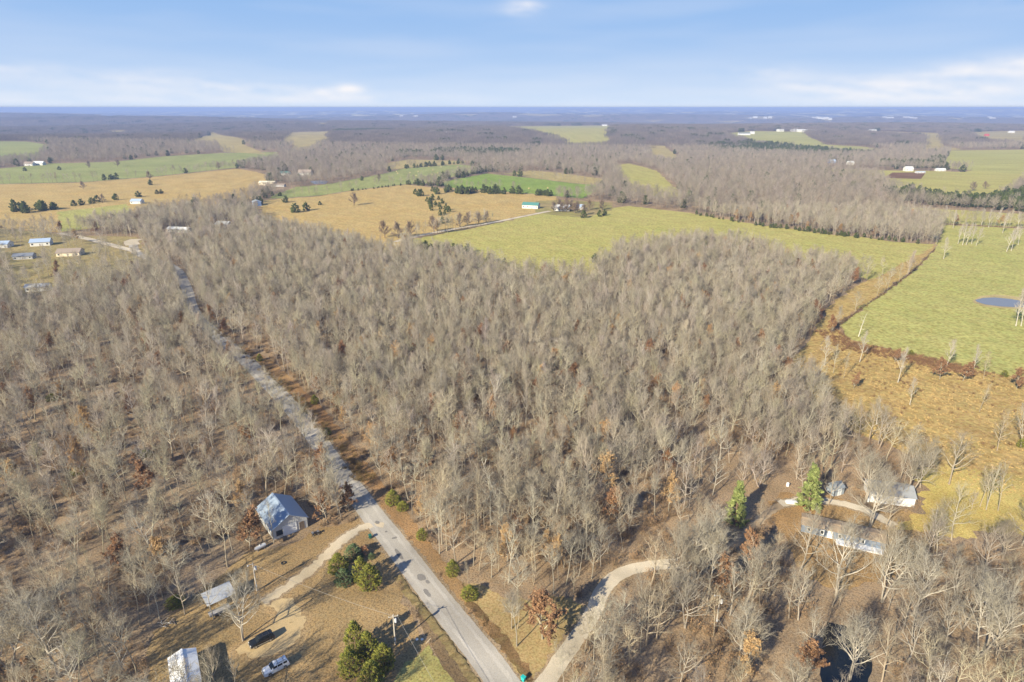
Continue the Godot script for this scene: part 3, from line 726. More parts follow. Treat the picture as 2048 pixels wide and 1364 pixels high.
# an evergreen of unit height 6 m: boughs of small sprays set round a brown core of dead twigs
func evergreen(f: Dictionary) -> Array:
	rng.seed = f.seed
	var trunk := Geo.new()
	var crown := Geo.new()
	trunk.tube(PackedVector3Array([Vector3(0, -0.3, 0), Vector3(0.05, 2, 0), Vector3(0, 5.2, 0.04)]), PackedFloat32Array([0.13, 0.1, 0.02]), 5, Color(0.2, 0.14, 0.1), Color(0.2, 0.14, 0.1))
	var w: float = f.w
	var per: int = f.per
	for k in f.boughs:
		var y: float = pow(rng.randf(), f.get("bias", 1.2))
		var prof: float = f.shape.call(y)
		var az := rng.randf() * TAU
		var o := Vector3(cos(az), 0, sin(az))
		var deep: bool = rng.randf() < 0.25
		var r: float = w * prof * (rng.randf_range(0.3, 0.7) if deep else rng.randf_range(0.74, 1.14))
		var c := o * r + Vector3(0, 0.15 + y * 5.85 + rng.randf_range(-0.1, 0.2), 0)
		var kk: Color = f.cols[rng.randi() % f.cols.size()] * rng.randf_range(0.72, 1.25)
		var reach: float = f.reach * rng.randf_range(0.7, 1.3)
		var lead: Vector3 = (o * f.get("out", 0.8) + Vector3(rng.randf_range(-0.4, 0.4), rng.randf_range(f.get("d0", 0.3), f.get("d1", 1.2)), rng.randf_range(-0.4, 0.4))).normalized()
		crown.tube(PackedVector3Array([c - o * r * 0.75 - Vector3(0, 0.25, 0), c]), PackedFloat32Array([0.02, 0.01]), 3, Color(0.16, 0.11, 0.07), Color(0.16, 0.11, 0.07))
		for q in per:
			var p: Vector3 = c + lead * rng.randf_range(-0.7, 0.7) * reach + Vector3(rng.randf_range(-1, 1), rng.randf_range(-1, 1), rng.randf_range(-1, 1)) * reach * 0.42
			var d: Vector3 = (lead + Vector3(rng.randf_range(-0.7, 0.7), rng.randf_range(-0.5, 0.7), rng.randf_range(-0.7, 0.7))).normalized()
			var len_: float = f.spray * rng.randf_range(0.6, 1.3)
			var fat: float = len_ * f.get("fat", 0.22)
			crown.tube(PackedVector3Array([p - d * len_ * 0.4, p + d * len_ * 0.1, p + d * len_ * 0.7]), PackedFloat32Array([fat * 0.3, fat, 0.0]), 3, kk, kk)
	return [trunk, crown]

var stock := {}      # kind -> array of [trunk mesh, crown mesh, joined mesh, material key]

func put_stock(kind: String, parts: Array) -> void:
	var whole := Geo.new()
	whole.join(parts[0]); whole.join(parts[1])
	if not stock.has(kind): stock[kind] = []
	stock[kind].append([parts[0].mesh(), parts[1].mesh() if parts[1].v.size() else null, whole.mesh()])

func grow_stock() -> void:
	for k in 10:      # wood-grown
		put_stock("wood", bare_tree({"seed": 11 + k, "limbs": 12, "branches": 5, "twigs": 5, "sprigs": 3, "fork": 0.44 + 0.045 * (k % 5), "low": 1.25, "high": 0.5, "l0": 3.0 + 0.35 * (k % 4), "l1": 2.4 + 0.2 * (k % 3), "top": 10.6 + 0.5 * (k % 4), "r": 0.14, "wander": 0.11, "wild": 0.3, "thick": 1.3}))
	for k in 5:      # more open, heavier limbs
		put_stock("oak", bare_tree({"seed": 41 + k, "limbs": 14, "branches": 6, "twigs": 4, "sprigs": 3, "fork": 0.3, "low": 1.15, "high": 0.3, "l0": 5.2, "l1": 2.6, "top": 12.0, "r": 0.2, "thick": 1.15, "wander": 0.1, "wild": 0.3, "bark": Color(0.30, 0.26, 0.21), "limb": Color(0.44, 0.41, 0.345)}))
	for k in 4:
		put_stock("giant", bare_tree({"seed": 61 + k, "limbs": 15, "branches": 7, "twigs": 6, "sprigs": 4, "fork": 0.32, "low": 1.05, "high": 0.25, "l0": 6.2, "l1": 3.2, "top": 11.8, "r": 0.2, "wander": 0.14, "wild": 0.3, "stems": 1 + k % 2, "bark": Color(0.32, 0.28, 0.23), "limb": Color(0.47, 0.435, 0.365), "thick": 1.15}))
	for k in 3:
		put_stock("slim", bare_tree({"seed": 81 + k, "limbs": 12, "branches": 4, "twigs": 4, "sprigs": 3, "fork": 0.38, "low": 0.9, "high": 0.25, "l0": 3.4, "l1": 1.9, "top": 12.8, "r": 0.15, "thick": 1.5}))
	for k in 3:
		put_stock("pale", bare_tree({"seed": 91 + k, "limbs": 13, "branches": 5, "twigs": 5, "sprigs": 3, "fork": 0.35, "low": 0.85, "high": 0.25, "l0": 4.4, "l1": 2.3, "top": 12.6, "r": 0.24, "bark": Color(0.42, 0.39, 0.33), "limb": Color(0.46, 0.43, 0.365), "twig": Color(0.42, 0.38, 0.32), "thick": 2.0}))
	for k in 3:
		put_stock("snag", bare_tree({"seed": 101 + k, "limbs": 9, "branches": 3, "twigs": 2, "sprigs": 1, "fork": 0.3, "low": 1.1, "high": 0.4, "l0": 3.6, "l1": 1.8, "top": 12.5, "r": 0.26, "wander": 0.16, "wild": 0.4, "bark": Color(0.58, 0.55, 0.48), "limb": Color(0.62, 0.59, 0.52), "thick": 1.4}))
	for k in 3:
		put_stock("openoak", bare_tree({"seed": 111 + k, "limbs": 18, "branches": 7, "twigs": 8, "sprigs": 2, "fork": 0.2, "low": 1.35, "high": 0.2, "l0": 6.5, "l1": 4.2, "top": 9.5, "r": 0.42, "wild": 0.3, "bark": Color(0.15, 0.125, 0.1), "limb": Color(0.2, 0.165, 0.13), "twig": Color(0.24, 0.19, 0.15), "thick": 4.5}))
	for k in 2:
		put_stock("russet", leafy(bare_tree({"seed": 121 + k, "limbs": 15, "branches": 5, "twigs": 4, "sprigs": 0, "fork": 0.2, "low": 1.3, "high": 0.2, "l0": 4.8, "l1": 2.6, "top": 11.5, "r": 0.2}), 4200, 0.27, [Color(0.27, 0.155, 0.085), Color(0.33, 0.2, 0.115), Color(0.22, 0.125, 0.07)]))
		put_stock("tan", leafy(bare_tree({"seed": 131 + k, "limbs": 15, "branches": 5, "twigs": 4, "sprigs": 0, "fork": 0.25, "low": 1.1, "high": 0.2, "l0": 4.6, "l1": 2.6, "top": 12, "r": 0.2}), 3000, 0.24, [Color(0.44, 0.29, 0.14), Color(0.5, 0.35, 0.18), Color(0.38, 0.25, 0.13)]))
	for k in 5:      # seen from half a kilometre and more; darker colours take in crown self-shadow
		put_stock("mid", bare_tree({"seed": 151 + k, "limbs": 12, "branches": 4, "twigs": 4, "sprigs": 0, "fork": 0.42, "low": 1.25, "high": 0.45, "l0": 4.2, "l1": 3.0, "top": 11.0, "r": 0.16, "sides": 4, "thick": 2.2, "twig_len": 1.25, "bark": Color(0.2, 0.175, 0.145), "limb": Color(0.35, 0.32, 0.265), "twig": Color(0.3, 0.275, 0.23)}))
	for k in 4:      # a stand seen from two kilometres, shade between trees put into dark colours
		var whole := [Geo.new(), Geo.new()]
		for q in 22:
			var t := bare_tree({"seed": 300 + k * 40 + q, "limbs": 8, "branches": 3, "twigs": 0, "sprigs": 0, "fork": 0.42, "low": 1.05, "high": 0.2, "l0": 4.4, "l1": 2.6, "top": 12.4, "r": 0.2, "sides": 3, "thick": 6.0, "bark": Color(0.15, 0.13, 0.11), "limb": Color(0.215, 0.195, 0.172), "twig": Color(0.19, 0.172, 0.153)})
			var at := Vector3(-13.5 + 6.6 * (q % 5) + rng.randf_range(-2.6, 2.6), 0, -13.5 + 6.6 * (q / 5) + rng.randf_range(-2.6, 2.6))
			var sc := rng.randf_range(0.78, 1.12)
			var dim := rng.randf_range(0.75, 1.2)
			for z in 2:
				for p in t[z].v.size():
					t[z].v[p] = t[z].v[p] * sc + at
					t[z].c[p] = t[z].c[p] * dim
				whole[z].join(t[z])
		put_stock("stand", whole)
	var oval := func(y: float) -> float: return pow(maxf(sin(PI * pow(y * 0.94 + 0.06, 0.62)), 0.0), 0.75)
	var conic := func(y: float) -> float: return (1.0 - y * 0.96) * (0.8 + 0.2 * sin(y * 34.0)) + 0.05
	var dome := func(y: float) -> float: return sqrt(maxf(1.0 - pow(y * 1.2 - 0.2, 2.0), 0.0))
	var olive := [Color(0.23, 0.235, 0.05), Color(0.285, 0.275, 0.055), Color(0.17, 0.185, 0.045), Color(0.12, 0.14, 0.035)]
	var deep := [Color(0.075, 0.095, 0.03), Color(0.095, 0.11, 0.035), Color(0.055, 0.075, 0.026)]
	for k in 4:
		put_stock("cedar", evergreen({"seed": 201 + k, "boughs": 330, "per": 13, "w": 2.0, "shape": oval, "spray": 0.26, "reach": 0.34, "cols": olive, "bias": 1.1}))
		put_stock("far_cedar", evergreen({"seed": 211 + k, "boughs": 70, "per": 7, "w": 2.2, "shape": oval, "spray": 0.75, "reach": 0.6, "cols": deep, "fat": 0.34}))
	put_stock("spruce", evergreen({"seed": 221, "boughs": 300, "per": 12, "w": 3.0, "shape": dome, "spray": 0.36, "reach": 0.45, "cols": [Color(0.13, 0.18, 0.085), Color(0.17, 0.22, 0.115), Color(0.1, 0.145, 0.07)], "bias": 1.0}))
	for k in 2:
		put_stock("pine", evergreen({"seed": 231 + k, "boughs": 260, "per": 16, "w": 1.35, "shape": conic, "spray": 0.24, "reach": 0.3, "cols": [Color(0.235, 0.27, 0.09), Color(0.27, 0.3, 0.12), Color(0.18, 0.22, 0.075)], "bias": 1.2, "d0": -0.2, "d1": 0.6, "fat": 0.26, "out": 1.1}))
	for k in 2:
		rng.seed = 240 + k
		var bush := Geo.new()
		for q in 46:
			var d := Vector3(rng.randf_range(-1, 1), rng.randf_range(0.5, 1.4), rng.randf_range(-1, 1)).normalized()
			var p := bend(Vector3(rng.randf_range(-0.3, 0.3), 0, rng.randf_range(-0.3, 0.3)), d, rng.randf_range(0.7, 1.5), 2, 0.1, 0.3)
			bush.tube(p, PackedFloat32Array([0.014, 0.01, 0.0]), 3, Color(0.26, 0.2, 0.14), Color(0.3, 0.23, 0.16))
		for q in 60:
			var p := Vector3(rng.randf_range(-0.7, 0.7), rng.randf_range(0.1, 1.1), rng.randf_range(-0.7, 0.7))
			var a := Vector3(rng.randf_range(-1, 1), rng.randf_range(-1, 1), rng.randf_range(-1, 1)).normalized() * 0.09
			var b := a.cross(Vector3(0.3, 1, 0.2)).normalized() * 0.06
			bush.tri(p - a, p + b, p + a, Color(0.28, 0.18, 0.1)); bush.tri(p - a, p + a, p - b, Color(0.25, 0.16, 0.09))
		put_stock("bush", [bush, Geo.new()])
		var tuft := Geo.new()
		for q in 16:
			var d := Vector3(rng.randf_range(-1, 1), rng.randf_range(0.6, 1.5), rng.randf_range(-1, 1)).normalized()
			var s := Vector3(rng.randf_range(-0.25, 0.25), -0.02, rng.randf_range(-0.25, 0.25))
			tuft.tube(PackedVector3Array([s, s + d * rng.randf_range(0.3, 0.6)]), PackedFloat32Array([0.05, 0.0]), 3, Color(0.8, 0.8, 0.8), Color.WHITE)
		put_stock("tuft", [tuft, Geo.new()])

func plant(called: String, kind: String, which: int, at: Vector3, turn: float, size: Vector3, mat: Material, label: String, category: String, group := "") -> Node3D:
	var o := thing(called, at, turn)
	o.scale = size
	var s: Array = stock[kind][which % stock[kind].size()]
	obj("trunk", s[0], mat, o)
	obj("crown", s[1], mat, o)
	tag(o, label, category, group)
	return o

# many copies of one mesh under a thing nobody could count
func spread_copies(called: String, parent: Node3D, mesh: Mesh, mat: Material, places: Array, tints: Array) -> void:
	if places.is_empty(): return
	var mm := MultiMesh.new()
	mm.transform_format = MultiMesh.TRANSFORM_3D
	mm.use_colors = true
	mm.mesh = mesh
	mm.instance_count = places.size()
	for k in places.size():
		mm.set_instance_transform(k, places[k])
		mm.set_instance_color(k, tints[k])
	var o := MultiMeshInstance3D.new()
	o.multimesh = mm
	o.material_override = mat
	o.name = called
	o.set_meta("kind", "stuff")
	parent.add_child(o, true)

# ---------------------------------------------------------------- where trees may stand
var clear := []       # [polygon, low, high]
var thin := []        # the same with a share of trees that stay

func keep_clear(p: PackedVector2Array) -> void:
	var lo := p[0]
	var hi := p[0]
	for q in p:
		lo = lo.min(q); hi = hi.max(q)
	clear.append([p, lo, hi])

func keep_thin(p: PackedVector2Array, share: float) -> void:
	keep_clear(p)
	var e: Array = clear.pop_back()
	e.append(share)
	thin.append(e)

func inside(list: Array, q: Vector2) -> Variant:
	for e in list:
		if q.x > e[1].x and q.x < e[2].x and q.y > e[1].y and q.y < e[2].y and Geometry2D.is_point_in_polygon(q, e[0]):
			return e
	return null

func in_view(x: float, z: float, margin: float) -> bool:
	return z < -68.0 and absf(x) < 0.80 * (0.94 * -z + 34.0) * 1.06 + margin
# ---------------------------------------------------------------- buildings
func box_mesh(size: Vector3) -> Mesh:
	var g := Geo.new()
	g.box(Vector3.ZERO, size)
	return g.mesh()

func block(called: String, size: Vector3, at: Vector3, mat: Material, parent: Node, turn := Vector3.ZERO) -> MeshInstance3D:
	var o := obj(called, box_mesh(size), mat, parent)
	o.position = at
	o.rotation = turn
	return o

func house_body(L: float, W: float, h: float, rise: float) -> Mesh:      # walls with gables at both ends of the ridge
	var g := Geo.new()
	var x := L / 2.0
	var z := W / 2.0
	g.quad(Vector3(-x, 0, z), Vector3(-x, h, z), Vector3(x, h, z), Vector3(x, 0, z))
	g.quad(Vector3(x, 0, -z), Vector3(x, h, -z), Vector3(-x, h, -z), Vector3(-x, 0, -z))
	g.quad(Vector3(x, 0, z), Vector3(x, h, z), Vector3(x, h, -z), Vector3(x, 0, -z))
	g.quad(Vector3(-x, 0, -z), Vector3(-x, h, -z), Vector3(-x, h, z), Vector3(-x, 0, z))
	g.tri(Vector3(x, h, z), Vector3(x, h + rise, 0), Vector3(x, h, -z))
	g.tri(Vector3(-x, h, -z), Vector3(-x, h + rise, 0), Vector3(-x, h, z))
	g.quad(Vector3(-x, h, z), Vector3(-x, h + rise, 0), Vector3(x, h + rise, 0), Vector3(x, h, z))
	g.quad(Vector3(x, h, -z), Vector3(x, h + rise, 0), Vector3(-x, h + rise, 0), Vector3(-x, h, -z))
	g.quad(Vector3(-x, 0, z), Vector3(x, 0, z), Vector3(x, 0, -z), Vector3(-x, 0, -z))
	return g.mesh()

# both slopes; each a slab, or with panel > 0 a row of ribbed sheets
func roof(parent: Node, L: float, W: float, h: float, rise: float, over: float, mat: Material, panel := 0.0) -> void:
	var slope := atan2(rise, W / 2.0)
	var run := (W / 2.0 + over) / cos(slope)
	for s in [-1.0, 1.0]:
		var o := Node3D.new()
		o.name = "roof_slope"
		parent.add_child(o, true)
		o.position = Vector3(0, h + rise + 0.09, 0)
		o.rotation.x = slope * s
		if panel <= 0.0:
			block("roofing", Vector3(L + over * 2.0, 0.14, run), Vector3(0, 0, run / 2.0 * s), mat, o)
			continue
		var nn := int(ceil((L + over * 2.0) / panel))
		var w := (L + over * 2.0) / nn
		var g := Geo.new()
		g.box(Vector3.ZERO, Vector3(w - 0.006, 0.06, run))
		for r in [-0.5, -0.17, 0.17]:
			g.box(Vector3(w * r + 0.03, 0.045, 0), Vector3(0.05, 0.03, run))
		var m := g.mesh()
		for k in nn:
			var q := obj("roof_panel", m, mat, o)
			q.position = Vector3(-L / 2.0 - over + w * (k + 0.5), 0.002 * (k % 2), run / 2.0 * s)
	block("ridge_cap", Vector3(L + over * 2.0, 0.07, 0.4), Vector3(0, h + rise + 0.16, 0), mat, parent)

func opening(called: String, inner: String, face: int, L: float, W: float, along_: float, y: float, w: float, h: float, frame: Material, pane: Material, parent: Node) -> Node3D:
	var o := Node3D.new()          # face: 0 +z, 1 +x, 2 -z, 3 -x
	o.name = called
	parent.add_child(o, true)
	o.rotation.y = face * PI / 2.0
	var out := (W if face % 2 == 0 else L) / 2.0
	o.position = Basis(Vector3.UP, face * PI / 2.0) * Vector3(along_, y, out)
	for e in [[Vector3(w + 0.24, 0.12, 0.1), Vector3(0, h / 2.0 + 0.06, 0.02)], [Vector3(w + 0.24, 0.12, 0.1), Vector3(0, -h / 2.0 - 0.06, 0.02)], [Vector3(0.12, h, 0.1), Vector3(-w / 2.0 - 0.06, 0, 0.02)], [Vector3(0.12, h, 0.1), Vector3(w / 2.0 + 0.06, 0, 0.02)]]:
		block("frame", e[0], e[1], frame, o)
	block(inner, Vector3(w, h, 0.05), Vector3(0, 0, 0.015), pane, o)
	return o

func build_house(d: Array, walls: Dictionary, roofs: Dictionary) -> void:
	var o := thing(d[9], on_ground(d[0], d[1]) - Vector3(0, 0.15, 0), deg_to_rad(-d[6]))
	var L: float = d[2]
	var W: float = d[3]
	var h: float = d[4]
	obj("wall", house_body(L, W, h, d[5]), walls[d[7]], o)
	roof(o, L, W, h, d[5], 0.45, roofs[d[8]], 0.0)
	var glass := flat("pane", Color(0.03, 0.04, 0.05), 0.08)
	var trim := flat("trim", Color(0.75, 0.75, 0.73), 0.6)
	var big: bool = d[2] > 24.0
	var nn := clampi(int(L / 4.0), 2, 6)
	for k in nn:
		var x := lerpf(-L / 2.0 + 1.6, L / 2.0 - 1.6, float(k) / (nn - 1))
		if k == nn / 2 and not big:
			opening("door", "leaf", 0, L, W, x, 1.05, 0.95, 2.0, trim, flat("door", Color(0.3, 0.27, 0.24)), o)
		else:
			opening("window", "pane", 0, L, W, x, h * 0.55, 1.2 if not big else 2.4, minf(1.2, h * 0.4), trim, glass, o)
	if big:
		opening("barn_door", "leaf", 3, L, W, 0, h * 0.38, W * 0.35, h * 0.72, trim, flat("barn_door", Color(0.45, 0.45, 0.44)), o)
		opening("barn_door", "leaf", 1, L, W, 0, h * 0.38, W * 0.35, h * 0.72, trim, flat("barn_door", Color(0.45, 0.45, 0.44)), o)
	else:
		opening("window", "pane", 3, L, W, 0, h * 0.55, 1.1, minf(1.1, h * 0.4), trim, glass, o)
		opening("window", "pane", 1, L, W, 0, h * 0.55, 1.1, minf(1.1, h * 0.4), trim, glass, o)
	tag(o, d[11], d[10])

func metal_garage() -> void:
	var L := 11.6
	var W := 8.7
	var h := 3.0
	# the front gable looks towards the drive
	var o := thing("metal_garage", Vector3(-58.7, 0, -139.6), 0)
	o.rotation.y = deg_to_rad(-52.0)
	var tin := flat("garage_wall", Color(0.46, 0.47, 0.47), 0.55)
	obj("wall", house_body(L, W, h, 2.5), tin, o)
	roof(o, L, W, h, 2.5, 0.35, flat("garage_roof", Color(0.34, 0.42, 0.52), 0.42, 0.2), 0.92)
	var strip_mat := flat("garage_rib", Color(0.5, 0.51, 0.51), 0.55)
	for k in 20:                      # standing ribs of the front cladding
		var z := -W / 2.0 + 0.43 * (k + 0.5)
		var top := h + 2.5 * (1.0 - absf(z) / (W / 2.0)) - 0.05
		block("cladding_rib", Vector3(0.03, top - 2.75, 0.05), Vector3(L / 2.0 + 0.015, 2.75 + (top - 2.75) / 2.0, z), strip_mat, o)
	var trim := flat("trim", Color(0.75, 0.75, 0.73), 0.6)
	var big := Node3D.new()
	big.name = "garage_door"
	o.add_child(big, true)
	big.position = Vector3(L / 2.0, 0, 0.15)
	for k in 5: block("door_panel", Vector3(0.06, 0.5, 3.2), Vector3(0.03, 0.27 + k * 0.52, 0), flat("garage_door", Color(0.72, 0.74, 0.76), 0.5), big)
	block("frame", Vector3(0.1, 2.72, 0.14), Vector3(0.05, 1.36, -1.68), trim, big)
	block("frame", Vector3(0.1, 2.72, 0.14), Vector3(0.05, 1.36, 1.68), trim, big)
	block("frame", Vector3(0.1, 0.14, 3.5), Vector3(0.05, 2.79, 0), trim, big)
	opening("window", "pane", 1, L, W, -2.7, 1.5, 1.5, 1.3, flat("dark_trim", Color(0.12, 0.11, 0.1)), flat("pane", Color(0.03, 0.04, 0.05), 0.08), o)
	opening("door", "leaf", 1, L, W, 2.9, 1.1, 1.0, 2.1, flat("wood_trim", Color(0.2, 0.15, 0.1)), flat("brown_leaf", Color(0.16, 0.12, 0.09)), o)
	for x in [-3.0, 0.5, 3.4]: opening("window", "pane", 0, L, W, x, 1.7, 0.9, 0.9, trim, flat("pane", Color(0.03, 0.04, 0.05), 0.08), o)
	tag(o, "grey metal garage with a blue grey ribbed roof and white garage door", "garage")

func white_shed() -> void:
	var o := thing("storage_shed", Vector3(-58.8, 0, -88.5), deg_to_rad(-59.3))
	obj("wall", house_body(14.0, 4.4, 2.9, 0.8), flat("shed_wall", Color(0.6, 0.6, 0.58), 0.7), o)
	roof(o, 14.0, 4.4, 2.9, 0.8, 0.25, flat("white_roof", Color(0.74, 0.76, 0.78), 0.4), 0.95)
	opening("window", "pane", 0, 14.0, 4.4, 2.0, 1.6, 1.1, 0.9, flat("trim", Color(0.75, 0.75, 0.73), 0.6), flat("pane", Color(0.03, 0.04, 0.05), 0.08), o)
	opening("door", "leaf", 0, 14.0, 4.4, -2.0, 1.1, 1.0, 2.1, flat("trim", Color(0.75, 0.75, 0.73), 0.6), flat("door", Color(0.3, 0.27, 0.24)), o)
	tag(o, "long shed with a white ribbed metal roof at the bottom left edge", "shed")

func lean_to() -> void:
	var o := thing("lean_to_shed", Vector3(-62.6, 0, -111.0), deg_to_rad(42.0))
	var wood := flat("old_wood", Color(0.25, 0.22, 0.18))
	var tin := flat("lean_roof", Color(0.44, 0.46, 0.48), 0.45, 0.2)
	for x in [-2.5, 2.5]:
		block("post", Vector3(0.14, 2.1, 0.14), Vector3(x, 1.05, 1.5), wood, o)
		block("post", Vector3(0.14, 2.7, 0.14), Vector3(x, 1.35, -1.5), wood, o)
	block("beam", Vector3(5.2, 0.16, 0.12), Vector3(0, 2.14, 1.5), wood, o)
	block("beam", Vector3(5.2, 0.16, 0.12), Vector3(0, 2.74, -1.5), wood, o)
	block("back_wall", Vector3(4.84, 2.5, 0.06), Vector3(0, 1.25, -1.5), wood, o)
	for k in 7:
		var q := block("roof_panel", Vector3(0.84, 0.05, 3.9), Vector3(-2.55 + 0.85 * k, 2.56 + 0.004 * (k % 2), 0), tin, o)
		q.rotation.x = 0.198
	tag(o, "small lean-to with a grey tin roof under bare trees", "shed")
	var t := thing("flatbed_trailer", TRAILER + Vector3(1.2, 0, -0.4), deg_to_rad(40.0))
	block("deck", Vector3(4.2, 0.12, 1.5), Vector3(0, 0.62, 0), flat("trailer_deck", Color(0.34, 0.33, 0.33)), t)
	block("rail", Vector3(4.2, 0.3, 0.06), Vector3(0, 0.84, 0.72), flat("trailer_rail", Color(0.2, 0.2, 0.2)), t)
	block("rail", Vector3(4.2, 0.3, 0.06), Vector3(0, 0.84, -0.72), flat("trailer_rail", Color(0.2, 0.2, 0.2)), t)
	block("tongue", Vector3(1.4, 0.1, 0.12), Vector3(2.8, 0.55, 0), flat("trailer_rail", Color(0.2, 0.2, 0.2)), t)
	for s in [-1, 1]: wheel(t, Vector3(-0.3, 0.32, 0.86 * s), 0.32, 0.2)
	tag(t, "grey flatbed trailer parked in front of the lean-to", "trailer")

func wheel(parent: Node, at: Vector3, r: float, w: float) -> void:
	var o := Node3D.new()
	o.name = "wheel"
	parent.add_child(o, true)
	o.position = at
	var g := Geo.new()
	g.tube(PackedVector3Array([Vector3(0, 0, -w / 2), Vector3(0, 0, -w * 0.35), Vector3(0, 0, w * 0.35), Vector3(0, 0, w / 2)]), PackedFloat32Array([r * 0.88, r, r, r * 0.88]), 16)
	g.disc(Vector3(0, 0, -w / 2), Vector3(0, 0, -1), r * 0.88, 16)
	g.disc(Vector3(0, 0, w / 2), Vector3(0, 0, 1), r * 0.88, 16)
	obj("tyre", g.mesh(), flat("rubber", Color(0.02, 0.02, 0.02), 0.8), o)
	var q := Geo.new()
	q.rod(Vector3(0, 0, -w / 2 - 0.012), Vector3(0, 0, w / 2 + 0.012), r * 0.6, 12)
	obj("rim", q.mesh(), flat("rim", Color(0.5, 0.5, 0.52), 0.3, 0.8), o)

func profile_solid(pts: PackedVector2Array, half: Callable) -> Mesh:     # a side outline given a width that narrows with height
	var g := Geo.new()
	var ix := Geometry2D.triangulate_polygon(pts)
	var P := func(k: int, s: float) -> Vector3: return Vector3(pts[k].x, pts[k].y, s * half.call(pts[k]))
	for s in [-1.0, 1.0]:
		for k in range(0, ix.size(), 3):
			var a: Vector3 = P.call(ix[k], s)
			var b: Vector3 = P.call(ix[k + 1], s)
			var c: Vector3 = P.call(ix[k + 2], s)
			if (c - a).cross(b - a).z * s < 0: g.tri(a, c, b)
			else: g.tri(a, b, c)
	var area := 0.0
	for k in pts.size(): area += pts[k].cross(pts[(k + 1) % pts.size()])
	for k in pts.size():
		var l := (k + 1) % pts.size()
		var q := [P.call(k, -1.0), P.call(k, 1.0), P.call(l, 1.0), P.call(l, -1.0)]
		if area > 0: g.quad(q[3], q[2], q[1], q[0])
		else: g.quad(q[0], q[1], q[2], q[3])
	return g.mesh()

func suv(at: Vector3, turn: float, paint: Material, cladding: Material, label: String, rack: Material) -> void:
	var o := thing("parked_car", at, turn)       # the nose points to -x
	var half := func(p: Vector2) -> float: return 0.93 - 0.05 * smoothstep(0.95, 0.3, p.y) - maxf(0.0, absf(p.x) - 2.0) * 0.3
	obj("body", profile_solid(PackedVector2Array([Vector2(-2.32, 0.42), Vector2(-2.36, 0.68), Vector2(-2.25, 0.92), Vector2(-2.0, 1.02), Vector2(-1.05, 1.1), Vector2(2.2, 1.12), Vector2(2.3, 0.95), Vector2(2.33, 0.5), Vector2(2.2, 0.36), Vector2(-2.15, 0.34)]), half), paint, o)
	var up := func(p: Vector2) -> float: return lerpf(0.86, 0.68, clampf((p.y - 1.1) / 0.68, 0.0, 1.0))
	obj("cabin", profile_solid(PackedVector2Array([Vector2(-1.1, 1.105), Vector2(-0.35, 1.68), Vector2(-0.1, 1.75), Vector2(1.85, 1.75), Vector2(2.05, 1.68), Vector2(2.22, 1.125)]), up), paint, o)
	var glass := flat("car_glass", Color(0.015, 0.018, 0.02), 0.06)
	var side := atan2(0.18, 0.68)
	for s in [-1.0, 1.0]:
		for w in [[-0.32, 0.75], [0.62, 0.9], [1.58, 0.72]]:
			block("side_window", Vector3(w[1], 0.4, 0.03), Vector3(w[0], 1.42, 0.787 * s), glass, o, Vector3(-side * s, 0, 0))
		block("door_seam", Vector3(0.015, 0.6, 0.02), Vector3(0.1, 0.78, 0.925 * s), flat("seam", Color(0.02, 0.02, 0.02)), o)
		block("door_seam", Vector3(0.015, 0.6, 0.02), Vector3(1.05, 0.78, 0.925 * s), flat("seam", Color(0.02, 0.02, 0.02)), o)
		block("sill", Vector3(3.9, 0.2, 0.03), Vector3(0, 0.46, 0.915 * s), cladding, o)
		block("roof_rail", Vector3(1.8, 0.05, 0.05), Vector3(0.85, 1.81, 0.56 * s), rack, o)
		block("mirror", Vector3(0.12, 0.15, 0.2), Vector3(-0.75, 1.16, 0.98 * s), paint, o)
		block("headlight", Vector3(0.1, 0.16, 0.36), Vector3(-2.3, 0.82, 0.62 * s), flat("lens", Color(0.7, 0.7, 0.68), 0.15), o)
		block("tail_light", Vector3(0.06, 0.36, 0.14), Vector3(2.3, 0.92, 0.76 * s), flat("red_lens", Color(0.35, 0.02, 0.02), 0.2), o)
		wheel(o, Vector3(-1.4, 0.36, 0.82 * s), 0.36, 0.24)
		wheel(o, Vector3(1.45, 0.36, 0.82 * s), 0.36, 0.24)
	block("windscreen", Vector3(0.84, 0.03, 1.36), Vector3(-0.745, 1.415, 0), glass, o, Vector3(0, 0, 0.653))
	block("rear_window", Vector3(0.03, 0.42, 1.3), Vector3(2.165, 1.43, 0), glass, o, Vector3(0, 0, 0.3))
	block("bumper", Vector3(0.16, 0.24, 1.6), Vector3(-2.36, 0.5, 0), cladding, o)
	block("bumper", Vector3(0.16, 0.24, 1.6), Vector3(2.34, 0.5, 0), cladding, o)
	block("grille", Vector3(0.06, 0.2, 0.8), Vector3(-2.35, 0.8, 0), flat("seam", Color(0.02, 0.02, 0.02)), o)
	block("roof_crossbar", Vector3(0.06, 0.04, 1.1), Vector3(0.3, 1.83, 0), rack, o)
	block("roof_crossbar", Vector3(0.06, 0.04, 1.1), Vector3(1.4, 1.83, 0), rack, o)
	tag(o, label, "car")

